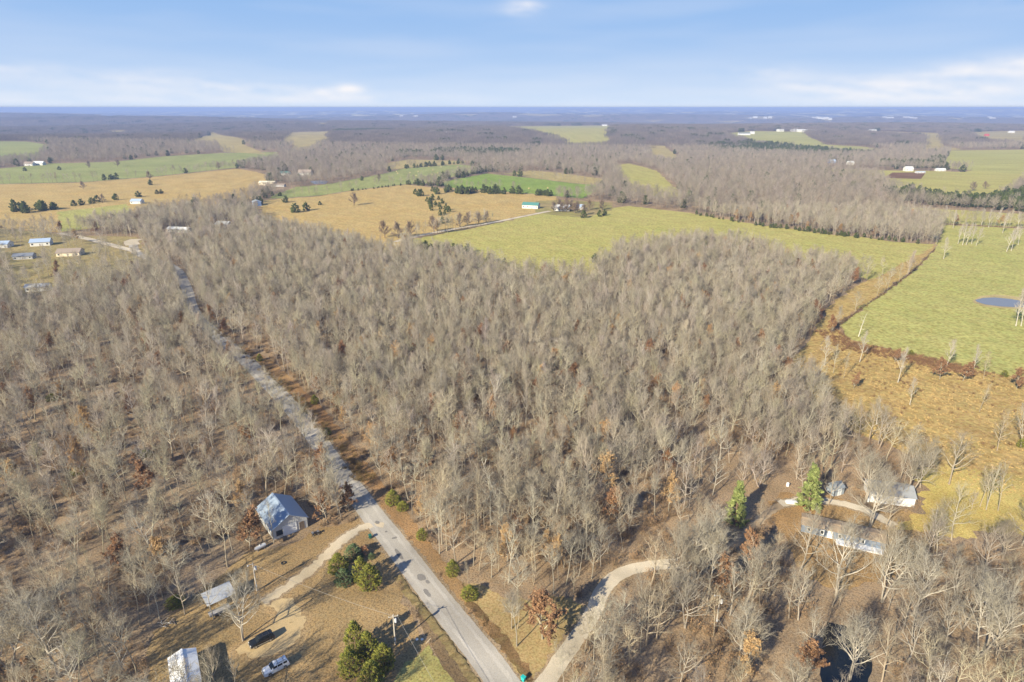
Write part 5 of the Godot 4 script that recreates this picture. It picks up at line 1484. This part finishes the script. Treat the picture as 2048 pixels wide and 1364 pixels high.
	var gravel := [Color(0.68, 0.61, 0.49), Color(0.58, 0.51, 0.39)]
	var verge := [Color(0.47, 0.38, 0.26), Color(0.42, 0.32, 0.2)]
	var lift := 0.051
	for r in [["paved_road", PLAN_ROAD, 6.0, 0.12, asphalt, 6.6], ["gravel_lane", PLAN_LANE, 6.0, 0.4, gravel, 22.0], ["gravel_lane", PLAN_LANE2, 10.0, 0.6, gravel, 26.0], ["yard_drive", PLAN_DRIVE, 2.4, 0.9, [Color(0.66, 0.58, 0.45), Color(0.5, 0.41, 0.27), Color(0.6, 0.5, 0.35)], 5.0], ["gravel_drive", PLAN_GRAVEL, 3.4, 0.2, gravel, 5.5], ["leafy_track", PLAN_TRACK, 2.4, 0.7, [Color(0.43, 0.335, 0.225), Color(0.38, 0.295, 0.2)], 1.6], ["gravel_turnaround", PLAN_GRAVEL2, 2.8, 0.6, gravel, 4.5], ["farm_lane", PLAN_FARMDRIVE, 5.0, 0.3, gravel, 8.0]]:
		if r[0] != "leafy_track": sheet(r[0] + "_shoulder", strip(r[1], r[2] + 1.3, 0.9), lift, verge, litter)
		sheet(r[0], strip(r[1], r[2], r[3]), lift + 0.02, r[4], stone)
		lift += 0.002
		keep_clear(strip(r[1], r[5]))
	# lines polished by wheels
	for o in [-1.55, 1.45]:
		var track := PackedFloat32Array()
		var p := ring(PLAN_ROAD)
		for q in p.size():
			var dd: Vector2 = (p[mini(q + 1, p.size() - 1)] - p[maxi(q - 1, 0)]).normalized().orthogonal() * o
			track.append(p[q].x + dd.x); track.append(p[q].y + dd.y)
		sheet("wheel_track", strip(Array(track), 0.8, 0.35), 0.092, [Color(0.49, 0.465, 0.42), Color(0.55, 0.52, 0.47)], stone)
	# patched asphalt
	var tar := [Color(0.22, 0.21, 0.2), Color(0.3, 0.285, 0.265)]
	for q in [[-29.0, -133.2, 0.7, 0.4], [-31.5, -135.7, 0.35, 0.3], [-26.9, -127.0, 0.45, 2.3], [-20.5, -119.0, 0.9, 1.3], [-18.9, -117.5, 0.4, 0.7], [-18.6, -114.0, 0.5, 1.4], [-34.5, -139.5, 0.5, 0.8]]:
		var p := PackedVector2Array()
		for a in 14:
			var u := Vector2(cos(TAU * a / 14) * q[2], sin(TAU * a / 14) * q[3]) * (1.0 + 0.35 * fine.get_noise_2d(a * 40.0, q[0] * 20.0))
			p.append(Vector2(q[0], q[1]) + u.rotated(-0.55))
		sheet("asphalt_patch", p, 0.098, tar, stone)
	# water
	sheet("pond_bank", ragged(ring(PLAN_BANK), 3.0, 1.0), 0.03, [Color(0.58, 0.46, 0.26), Color(0.5, 0.4, 0.22)], grass)
	var water := flat("water", Color(0.17, 0.175, 0.19), 0.2)
	water.metallic_specular = 0.35
	var dark := flat("dark_water", Color(0.006, 0.008, 0.008), 0.05)
	sheet("pond", ring(PLAN_POND), 0.07, [Color.WHITE, Color.WHITE], water)
	sheet("wood_pond", ragged(ring(PLAN_DARKPOND), 2.0, 1.5), 0.06, [Color.WHITE, Color.WHITE], dark)
	keep_clear(grown(ring(PLAN_DARKPOND), 3.0))
	keep_thin(PackedVector2Array([Vector2(50, -104), Vector2(68, -106), Vector2(66, -80), Vector2(48, -80)]), 0.08)
	sheet("farm_pond", ring(PLAN_FPOND), 0.07, [Color.WHITE, Color.WHITE], water)
	# the raised edge of the lawn above the road ditch
	var bank := Geo.new()
	var line := ring(BERM)
	var rows := []
	for k in (line.size() - 1) * 8 + 1:
		var t := k / 8.0
		var a := mini(int(t), line.size() - 2)
		var c := line[a].lerp(line[a + 1], t - a)
		var d := (line[a + 1] - line[a]).normalized().orthogonal()
		if d.x > 0: d = -d
		var hh := 0.2 + 0.26 * fine.get_noise_2d(c.x * 9.0, c.y * 9.0)
		c += d * fine.get_noise_2d(c.x * 7.0 + 5.0, c.y * 7.0) * 0.5
		rows.append([Vector3(c.x + d.x * 1.7, 0.034, c.y + d.y * 1.7), Vector3(c.x + d.x * 0.35, hh, c.y + d.y * 0.35), Vector3(c.x, hh * 0.9, c.y), Vector3(c.x - d.x * 0.35, 0.034, c.y - d.y * 0.35)])
	for k in rows.size() - 1:
		for q in 3:
			var kk := Color(0.34, 0.26, 0.14) * (0.85 + 0.3 * fine.get_noise_2d(k * 9.0, q * 30.0)) 
			bank.quad(rows[k][q], rows[k + 1][q], rows[k + 1][q + 1], rows[k][q + 1], kk)
	tag(obj("ditch_bank", bank.mesh(), grass), "", "", "", "structure")
	# woods too far away to tell tree from tree
	var far := Geo.new()
	var na := 420
	var rings := PackedFloat32Array()
	var r := 9600.0
	while r < 29000.0:
		rings.append(r)
		r += r * 0.0085
	rng.seed = 8
	for j in rings.size():
		for i in na + 1:
			var a := lerpf(-0.80, 0.80, float(i) / na) + rng.randf_range(-0.0012, 0.0012)
			var p := on_ground(sin(a) * rings[j], -cos(a) * rings[j])
			var kk := (Color(0.1, 0.09, 0.08).lerp(Color(0.17, 0.15, 0.13), clampf(patches.get_noise_2d(p.x * 0.12, p.z * 0.12) + 0.5, 0, 1))) * rng.randf_range(0.7, 1.25)
			if patches.get_noise_2d(p.x * 0.2 + 900.0, p.z * 0.2) > 0.34: kk = Color(0.05, 0.065, 0.035)
			if patches.get_noise_2d(p.x * 0.16 + 400.0, p.z * 0.07) > 0.2: kk = Color(0.5, 0.46, 0.28)
			far.add(p + Vector3(0, 10.0 + rng.randf_range(-3.0, 5.0), 0), Vector3.UP, kk)
	for j in rings.size() - 1:
		for i in na:
			var a := j * (na + 1) + i
			var m := (far.v[a] + far.v[a + na + 2]) / 2.0
			if inside(clear, Vector2(m.x, m.z)) != null: continue
			for q in [a, a + na + 2, a + 1, a, a + na + 1, a + na + 2]: far.i.append(q)
	# lit as rough tree tops: normals from the faces
	for q in far.n.size(): far.n[q] = Vector3.ZERO
	for q in range(0, far.i.size(), 3):
		var A := far.v[far.i[q]]
		var m := (far.v[far.i[q + 2]] - A).cross(far.v[far.i[q + 1]] - A)
		if m.y < 0: m = -m
		for w in 3: far.n[far.i[q + w]] += m
	for q in far.n.size(): far.n[q] = far.n[q].normalized() if far.n[q].length() > 0.0 else Vector3.UP
	tag(obj("distant_woods", far.mesh(), tinted("far_woods", Color.WHITE)), "blue hazed woods and pale fields rolling away to the horizon", "woods", "", "stuff")

func structures() -> void:
	metal_garage()
	white_shed()
	lean_to()
	mobile_home()
	pale_barn()
	var walls := {"white": flat("w_white", Color(0.6, 0.6, 0.58)), "grey": flat("w_grey", Color(0.34, 0.34, 0.34)), "cream": flat("w_cream", Color(0.66, 0.58, 0.44)), "blue": flat("w_blue", Color(0.16, 0.24, 0.42)), "pale": flat("w_pale", Color(0.56, 0.58, 0.6)), "red": flat("w_red", Color(0.45, 0.06, 0.05))}
	var roofs := {"slate": flat("r_slate", Color(0.33, 0.42, 0.56), 0.5), "dark": flat("r_dark", Color(0.16, 0.18, 0.22)), "umber": flat("r_umber", Color(0.27, 0.22, 0.18)), "grey": flat("r_grey", Color(0.42, 0.44, 0.46)), "white": flat("r_white", Color(0.58, 0.6, 0.62), 0.6), "pale": flat("r_pale", Color(0.5, 0.58, 0.66), 0.5), "green": flat("r_green", Color(0.08, 0.22, 0.2), 0.5), "cream": flat("r_cream", Color(0.7, 0.65, 0.52)), "red": flat("r_red", Color(0.4, 0.07, 0.06))}
	for d in BUILDINGS:
		build_house(d, walls, roofs)
		var at := Vector2(d[0], d[1])          # the open yard before each house
		var dist := at.length()
		if dist > 1600.0: continue
		var to := -at / dist * clampf(dist * 0.075, 16.0, 90.0)
		var side: Vector2 = at.orthogonal() / dist * (d[2] * 0.62 + 1.0)
		keep_clear(PackedVector2Array([at + side - to * 0.15, at - side - to * 0.15, at - side + to, at + side + to]))
	for k in TOWN.size():
		var d: Array = TOWN[k]
		var o := thing("town_building", on_ground(d[0], d[1]), 0)
		obj("wall", house_body(d[2], 30.0, 16.0, 5.0), walls["white"], o)
		roof(o, d[2], 30.0, 16.0, 5.0, 1.0, roofs["white"])
		for q in 4: opening("window", "pane", 0, d[2], 30.0, lerpf(-0.4, 0.4, q / 3.0) * d[2], 8.0, 3.0, 3.0, walls["pale"], flat("pane", Color(0.03, 0.04, 0.05), 0.08), o)
		tag(o, "white specks of a town building in the hazy distance", "building", "town buildings near the horizon")
	suv(Vector3(-44.6, 0, -93.6), deg_to_rad(39.0), flat("white_paint", Color(0.75, 0.77, 0.8), 0.25), flat("white_clad", Color(0.6, 0.62, 0.65), 0.5), "white estate car with a roof rack parked on the leaves", flat("rack_black", Color(0.04, 0.04, 0.04)))
	suv(Vector3(-49.7, 0, -100.2), deg_to_rad(38.0), flat("black_paint", Color(0.012, 0.014, 0.016), 0.2), flat("tan_clad", Color(0.3, 0.26, 0.2), 0.5), "black off-road car parked on the sandy patch", flat("rack_black", Color(0.04, 0.04, 0.04)))
	utility_pole(POLE_ROAD, 7.4, 0.3, true, true, false, "utility pole with a crossarm on the lawn by the lower cedars")
	utility_pole(POLE_YARD, 7.4, 0.5, false, true, true, "utility pole with a transformer between lean-to and drive")
	utility_pole(POLE_WOOD, 7.8, -0.3, false, true, true, "white topped utility pole with a lamp in the lower right clearing")
	wire(POLE_ROAD + Vector3(0, 7.1, 0), POLE_YARD + Vector3(0, 7.1, 0), 0.7, "thin wire from the lawn pole to the yard pole")
	wire(POLE_ROAD + Vector3(0.8, 7.1, 0), Vector3(6.0, 7.4, -52.0), 0.8, "thin wire leaving the lawn pole over the road")
	wheelie_bin(BIN_GREEN, 0.5, Color(0.012, 0.11, 0.08), "dark green wheeled bin at the mouth of the yard drive")
	wheelie_bin(BIN_TEAL, 0.9, Color(0.02, 0.42, 0.40), "bright teal wheeled bin at the corner of road and gravel drive")
	propane_tank()
	junk()
	fence(FENCE_PASTURE, 4.5, "wire fence between the golden strip and the green pasture")
	fence(FENCE_FAR, 6.0, "wire fence at the far end of the green pasture")

func trees() -> void:
	var bark := [tinted("bark_a", Color(1, 1, 1)), tinted("bark_b", Color(0.86, 0.83, 0.8)), tinted("bark_c", Color(1.0, 0.93, 0.84)), tinted("bark_d", Color(0.78, 0.77, 0.78))]
	var leaf := tinted("dead_leaf", Color(1, 1, 1), 0.8, 0.3)
	var needle := tinted("needle", Color(1, 1, 1), 0.7, 0.25)
	rng.seed = 500
	var k := 0
	for t in SINGLE_TREES:
		var at := on_ground(t[1], t[2])
		var s: float = t[3] / 13.5
		var leafy_: bool = t[0] == "russet" or t[0] == "tan"
		plant("leafy_oak" if leafy_ else "bare_tree", t[0], k, at, rng.randf() * TAU, Vector3(s * t[4], s, s * t[4]), leaf if leafy_ else bark[0 if t[0] in ["pale", "snag", "giant"] else k % 3], t[5], "tree")
		k += 1
	for t in SINGLE_EVERGREENS:
		var at := on_ground(t[1], t[2])
		var s: float = t[3] / 6.0
		var w: float = t[4] / {"cedar": 2.0, "spruce": 3.0, "pine": 1.45}[t[0]]
		plant("pine_tree" if t[0] == "pine" else "cedar_tree", "far_cedar" if t[0] == "cedar" and at.length() > 420.0 else t[0], k, at, rng.randf() * TAU, Vector3(w, s, w), needle, t[5], "tree" if t[3] > 2.0 else "bush")
		k += 1
	for c in CEDAR_ROWS:
		for q in c[4]:
			var t: float = (q + rng.randf()) / c[4]
			var x: float = lerpf(c[0], c[2], t) + rng.randf_range(-1, 1) * c[6]
			var z: float = lerpf(c[1], c[3], t) + rng.randf_range(-1, 1) * c[6]
			var s: float = c[5] / 6.0 * rng.randf_range(0.6, 1.15)
			plant("cedar_tree", "far_cedar", k, on_ground(x, z), rng.randf() * TAU, Vector3(s, s, s), needle, c[7], "tree", "cedars in hedges and rows")
			k += 1
	# the woods nearby, tree by tree
	rng.seed = 600
	var near := []
	var cell := 3.15
	var z := -68.0
	while z > -640.0:
		var reach := 0.80 * (0.94 * -z + 34.0) * 1.06 + 22.0
		var x := -reach
		while x < reach:
			var p := Vector2(x + rng.randf_range(-1.6, 1.6), z + rng.randf_range(-1.6, 1.6))
			x += cell
			if inside(clear, p) != null: continue
			var e = inside(thin, p)
			var share := 0.92
			if e != null: share = e[3]
			elif p.y > -180.0 and p.x > 20.0 and p.y > -150.0 - (p.x - 20.0) * 0.4: share = 0.22          # open wood round the mobile home
			elif p.x < -20.0 and p.x < p.y * 0.42 + 12.0 and p.y > -300.0: share = 0.5               # thinner wood left of the road
			elif p.y > -190.0: share = 0.74
			share *= clampf(0.95 + patches.get_noise_2d(p.x * 1.6, p.y * 1.6) * 0.9, 0.35, 1.1)
			if rng.randf() > share: continue
			near.append(p)
		z -= cell
	near.sort_custom(func(a: Vector2, b: Vector2) -> bool: return a.length_squared() < b.length_squared())
	var pools := {}
	var singles := 0
	for p in near:
		var roll := rng.randf()
		var kind := "wood"
		var open_: bool = p.y > -190.0 and p.x > 20.0
		if open_: kind = "oak" if roll < 0.6 else ("giant" if roll < 0.72 else "wood")
		elif roll < 0.16: kind = "oak"
		elif roll < 0.26: kind = "slim"
		elif roll < 0.29: kind = "pale"
		if rng.randf() < 0.045: kind = "russet" if rng.randf() < 0.6 else "tan"
		var s := rng.randf_range(0.68, 1.12) * (1.0 if kind != "giant" else 1.05)
		if kind in ["russet", "tan"]: s *= 0.7
		elif rng.randf() < 0.22: s *= rng.randf_range(0.4, 0.75)
		var fat := s * (rng.randf_range(0.78, 1.16) if kind in ["wood", "slim"] else rng.randf_range(0.75, 1.1))
		var which := rng.randi() % int(stock[kind].size())
		var turn := rng.randf() * TAU
		var lean := Basis(Vector3(rng.randf_range(-1, 1), 0, rng.randf_range(-1, 1)).normalized(), rng.randf_range(0.0, 0.09))
		var shown: bool = absf(p.x) < 0.80 * (0.94 * -p.y + 34.0) and p.y < -88.0
		if shown and singles < 230:
			singles += 1
			var lb: Array = ["bare grey tree in the open wood", "trees of the open wood at the lower right"]
			if p.x < p.y * 0.36 + 24.0: lb = ["bare grey tree in the left wood", "trees of the wood left of the road"]
			elif p.x < 20.0: lb = ["bare grey tree in the dense wood", "trees of the dense wood right of the road"]
			var best := 1e9
			var mark := ""
			for m in MARKS:
				var dd := Vector2(m[0], m[1]).distance_to(p)
				if dd < best:
					best = dd
					mark = m[2]
			lb[0] += ", " + mark
			var look: String = {"wood": "bare grey tree", "oak": "broad bare tree", "slim": "slender bare tree", "pale": "pale barked bare tree", "giant": "heavy limbed bare tree"}.get(kind, "bare grey tree")
			if s < 0.6: look = "small " + look
			elif s > 0.97: look = "tall " + look
			lb[0] = lb[0].replace("bare grey tree", look)
			if kind in ["russet", "tan"]: lb = [lb[0].replace(look, "brown leaved oak"), lb[1]]
			plant("leafy_oak" if kind in ["russet", "tan"] else "bare_tree", kind, which, Vector3(p.x, 0, p.y), turn, Vector3(fat, s, fat), leaf if kind in ["russet", "tan"] else bark[k % 4], lb[0], "tree", lb[1])
			k += 1
			continue
		var key := kind + ":" + str(which)
		if not pools.has(key): pools[key] = [[], []]
		pools[key][0].append(Transform3D(lean * Basis(Vector3.UP, turn).scaled(Vector3(fat, s, fat)), on_ground(p.x, p.y)))
		var dim := rng.randf_range(0.72, 1.12)
		pools[key][1].append(Color(dim, dim * rng.randf_range(0.93, 1.0), dim * rng.randf_range(0.86, 1.02)))
	var woods := thing("bare_woods", Vector3.ZERO)
	tag(woods, "bare grey winter woods on both sides of the road", "woods", "", "stuff")
	for key in pools:
		var kk: PackedStringArray = key.split(":")
		spread_copies("trees", woods, stock[kk[0]][int(kk[1])][2], leaf if kk[0] in ["russet", "tan"] else bark[0], pools[key][0], pools[key][1])
	print("near woods ", near.size(), " ", Time.get_ticks_msec())
	# the woods from half a kilometre to the middle distance
	rng.seed = 700
	pools = {}
	cell = 6.6
	z = -640.0
	var count := 0
	while z > -1900.0:
		var reach := 0.80 * (0.94 * -z + 34.0) * 1.05 + 15.0
		var x := -reach
		while x < reach:
			var p := Vector2(x + rng.randf_range(-3.0, 3.0), z + rng.randf_range(-3.0, 3.0))
			x += cell
			if inside(clear, p) != null or rng.randf() < 0.06: continue
			var kind := "mid"
			for c in CEDAR_PATCHES:
				if Vector2(c[0], c[1]).distance_to(p) < c[2] and rng.randf() < 0.6: kind = "far_cedar"
			if kind == "mid" and rng.randf() < 0.02: kind = "far_cedar"
			var which := rng.randi() % int(stock[kind].size())
			var s := rng.randf_range(0.75, 1.2)
			if kind == "far_cedar": s *= 1.7
			var key := kind + ":" + str(which)
			if not pools.has(key): pools[key] = [[], []]
			pools[key][0].append(Transform3D(Basis(Vector3.UP, rng.randf() * TAU).scaled(Vector3(s, s, s)), on_ground(p.x, p.y)))
			var dim := rng.randf_range(0.7, 1.15)
			pools[key][1].append(Color(dim, dim * rng.randf_range(0.92, 0.99), dim * rng.randf_range(0.86, 1.0)) if kind == "mid" else Color(dim, dim, dim))
			count += 1
		cell = 6.6 + (-z - 640.0) * 0.0022
		z -= cell
	woods = thing("middle_woods", Vector3.ZERO)
	tag(woods, "bare violet grey woods between the fields in the middle distance", "woods", "", "stuff")
	for key in pools:
		var kk: PackedStringArray = key.split(":")
		spread_copies("trees", woods, stock[kk[0]][int(kk[1])][2], needle if kk[0] == "far_cedar" else bark[0], pools[key][0], pools[key][1])
	print("middle woods ", count, " ", Time.get_ticks_msec())
	# stands beyond
	pools = {}
	count = 0
	z = -1915.0
	while z > -10200.0:
		var wide := 1.0 if z > -4000.0 else 2.0
		var reach := 0.80 * (0.94 * -z + 34.0) * 1.04
		var x := -reach
		while x < reach:
			var p := Vector2(x + rng.randf_range(-4.0, 4.0), z + rng.randf_range(-4.0, 4.0))
			x += 30.0 * wide
			if p.length() > 9900.0: continue
			if inside(clear, p) != null: continue
			var kind := "stand"
			for c in CEDAR_PATCHES:
				if Vector2(c[0], c[1]).distance_to(p) < c[2] and rng.randf() < 0.6: kind = "far_cedar"
			if rng.randf() < 0.03: kind = "far_cedar"
			for q in (1 if kind == "stand" else int(9 * wide)):
				var which := rng.randi() % int(stock[kind].size())
				var s := rng.randf_range(0.85, 1.15) * (1.0 if kind == "stand" else 2.2)
				var key := kind + ":" + str(which)
				if not pools.has(key): pools[key] = [[], []]
				var pp := p if kind == "stand" else p + Vector2(rng.randf_range(-15, 15), rng.randf_range(-15, 15)) * wide
				pools[key][0].append(Transform3D(Basis(Vector3.UP, rng.randi() % 4 * PI / 2 + rng.randf_range(-0.1, 0.1)).scaled(Vector3(s * wide, s, s * wide) if kind == "stand" else Vector3(s, s, s)), on_ground(pp.x, pp.y)))
				var dim := rng.randf_range(0.75, 1.1)
				pools[key][1].append(Color(dim, dim * rng.randf_range(0.93, 0.99), dim * rng.randf_range(0.88, 1.0)))
				count += 1
		z -= 30.0 * wide
	woods = thing("far_woods", Vector3.ZERO)
	tag(woods, "hazy bare woods round the far fields", "woods", "", "stuff")
	for key in pools:
		var kk: PackedStringArray = key.split(":")
		spread_copies("trees", woods, stock[kk[0]][int(kk[1])][2], needle if kk[0] == "far_cedar" else bark[0], pools[key][0], pools[key][1])
	print("far woods ", count)

func low_growth() -> void:
	rng.seed = 900
	var bark := tinted("bark_a", Color(1, 1, 1))
	var pools := [[[], []], [[], []]]
	var z := -85.0
	while z > -330.0:
		var reach := 0.80 * (0.94 * -z + 34.0) * 1.03 + 6.0
		for q in int(reach * 2.0):
			var p := Vector2(rng.randf_range(-reach, reach), z + rng.randf_range(-3.0, 3.0))
			if inside(clear, p) != null or inside(thin, p) != null: continue
			if patches.get_noise_2d(p.x * 2.0 + 300.0, p.y * 2.0) < -0.05: continue
			var w := rng.randi() % 2
			var s := rng.randf_range(0.6, 1.7)
			pools[w][0].append(Transform3D(Basis(Vector3.UP, rng.randf() * TAU).scaled(Vector3(s, s * rng.randf_range(0.8, 1.6), s)), Vector3(p.x, 0, p.y)))
			var d := rng.randf_range(0.7, 1.15)
			pools[w][1].append(Color(d * 1.15, d * 1.15, d * 1.12))
		z -= 4.0
	var o := thing("undergrowth", Vector3.ZERO)
	tag(o, "low brown saplings and brush on the floor of the woods", "undergrowth", "", "stuff")
	for w in 2: spread_copies("brush", o, stock["bush"][w][2], bark, pools[w][0], pools[w][1])
	# brush along the pasture edge, the fence and the road
	pools = [[[], []], [[], []]]
	for l in [[BRUSH_LINE, 5.5, 700, Color(0.95, 0.8, 0.68), 1.0], [FENCE_PASTURE, 0.8, 420, Color(0.7, 0.62, 0.5), 0.65], [FENCE_FAR, 1.6, 200, Color(0.7, 0.62, 0.5), 0.8], [FENCE_ROAD_HEDGE, 2.2, 260, Color(0.85, 0.85, 0.55), 1.1]]:
		var p := ring(l[0])
		for q in l[2]:
			var a := rng.randi() % (p.size() - 1)
			var c: Vector2 = p[a].lerp(p[a + 1], rng.randf()) + Vector2(rng.randf_range(-1, 1), rng.randf_range(-1, 1)) * l[1]
			var s: float = rng.randf_range(0.5, 1.2) * l[4]
			var w := rng.randi() % 2
			pools[w][0].append(Transform3D(Basis(Vector3.UP, rng.randf() * TAU).scaled(Vector3(s, s, s)), on_ground(c.x, c.y)))
			pools[w][1].append(l[3] * rng.randf_range(0.7, 1.1))
	for q in 900:
		var bp := Vector2(rng.randf_range(130.0, 260.0), rng.randf_range(-290.0, -165.0))
		if not Geometry2D.is_point_in_polygon(bp, ring(FIELD_C)) or patches.get_noise_2d(bp.x * 3.0, bp.y * 3.0) < 0.02: continue
		var bs := rng.randf_range(0.4, 1.0)
		pools[q % 2][0].append(Transform3D(Basis(Vector3.UP, rng.randf() * TAU).scaled(Vector3(bs, bs, bs)), on_ground(bp.x, bp.y)))
		pools[q % 2][1].append(Color(0.95, 0.8, 0.62) * rng.randf_range(0.6, 1.0))
	o = thing("edge_brush", Vector3.ZERO)
	tag(o, "reddish brown brush along pasture edge, fence and road and in the golden field", "brush", "", "stuff")
	for w in 2: spread_copies("brush", o, stock["bush"][w][2], bark, pools[w][0], pools[w][1])
	# bunch grass of the golden field
	var straw := tinted("straw", Color(1, 1, 1), 0.9, 0.2)
	pools = [[[], []], [[], []]]
	for f in [[FIELD_C, 12000, Color(0.52, 0.375, 0.165)], [FIELD_B, 2500, Color(0.52, 0.375, 0.165)], [PLAN_BARNLAWN, 900, Color(0.6, 0.46, 0.2)], [PLAN_YARD, 900, Color(0.42, 0.32, 0.17)], [PLAN_LIGHTGRASS, 500, Color(0.45, 0.4, 0.18)]]:
		var p := ring(f[0])
		var lo := p[0]
		var hi := p[0]
		for q in p:
			lo = lo.min(q); hi = hi.max(q)
		for q in f[1]:
			var c := Vector2(rng.randf_range(lo.x, hi.x), rng.randf_range(lo.y, hi.y))
			if not Geometry2D.is_point_in_polygon(c, p) or not in_view(c.x, c.y, 10.0): continue
			var nz := patches.get_noise_2d(c.x * 3.0, c.y * 3.0 + 77.0)
			var s := rng.randf_range(0.5, 1.25) * (1.0 if f[1] > 1000 else 0.4)
			var w := rng.randi() % 2
			pools[w][0].append(Transform3D(Basis(Vector3.UP, rng.randf() * TAU).scaled(Vector3(s, s, s)), on_ground(c.x, c.y)))
			var kk: Color = f[2] * rng.randf_range(0.7, 1.2)
			if nz > 0.1: kk = kk.lerp(Color(0.26, 0.18, 0.1), 0.7)
			pools[w][1].append(kk)
	o = thing("bunch_grass", Vector3.ZERO)
	tag(o, "dry golden bunch grass of the scrubby field", "grass", "", "stuff")
	for w in 2: spread_copies("tufts", o, stock["tuft"][w][2], straw, pools[w][0], pools[w][1])
	var rb := leafy_bush(SHRUB_RUSSET)
	tag(rb, "russet leaved shrub on the lawn by the yard drive", "bush")

func leafy_bush(at: Vector3) -> Node3D:
	rng.seed = 31
	var o := thing("russet_shrub", at, 0.0)
	var b := leafy(bare_tree({"seed": 33, "limbs": 10, "branches": 3, "twigs": 3, "sprigs": 0, "fork": 0.1, "low": 1.2, "high": 0.3, "l0": 4.5, "l1": 2.5, "top": 7.0, "r": 0.2, "stems": 3}), 900, 0.35, [Color(0.36, 0.18, 0.09), Color(0.42, 0.22, 0.11)])
	o.scale = Vector3.ONE * 0.27
	obj("stems", b[0].mesh(), tinted("bark_a", Color(1, 1, 1)), o)
	obj("crown", b[1].mesh(), tinted("dead_leaf", Color(1, 1, 1)), o)
	return o
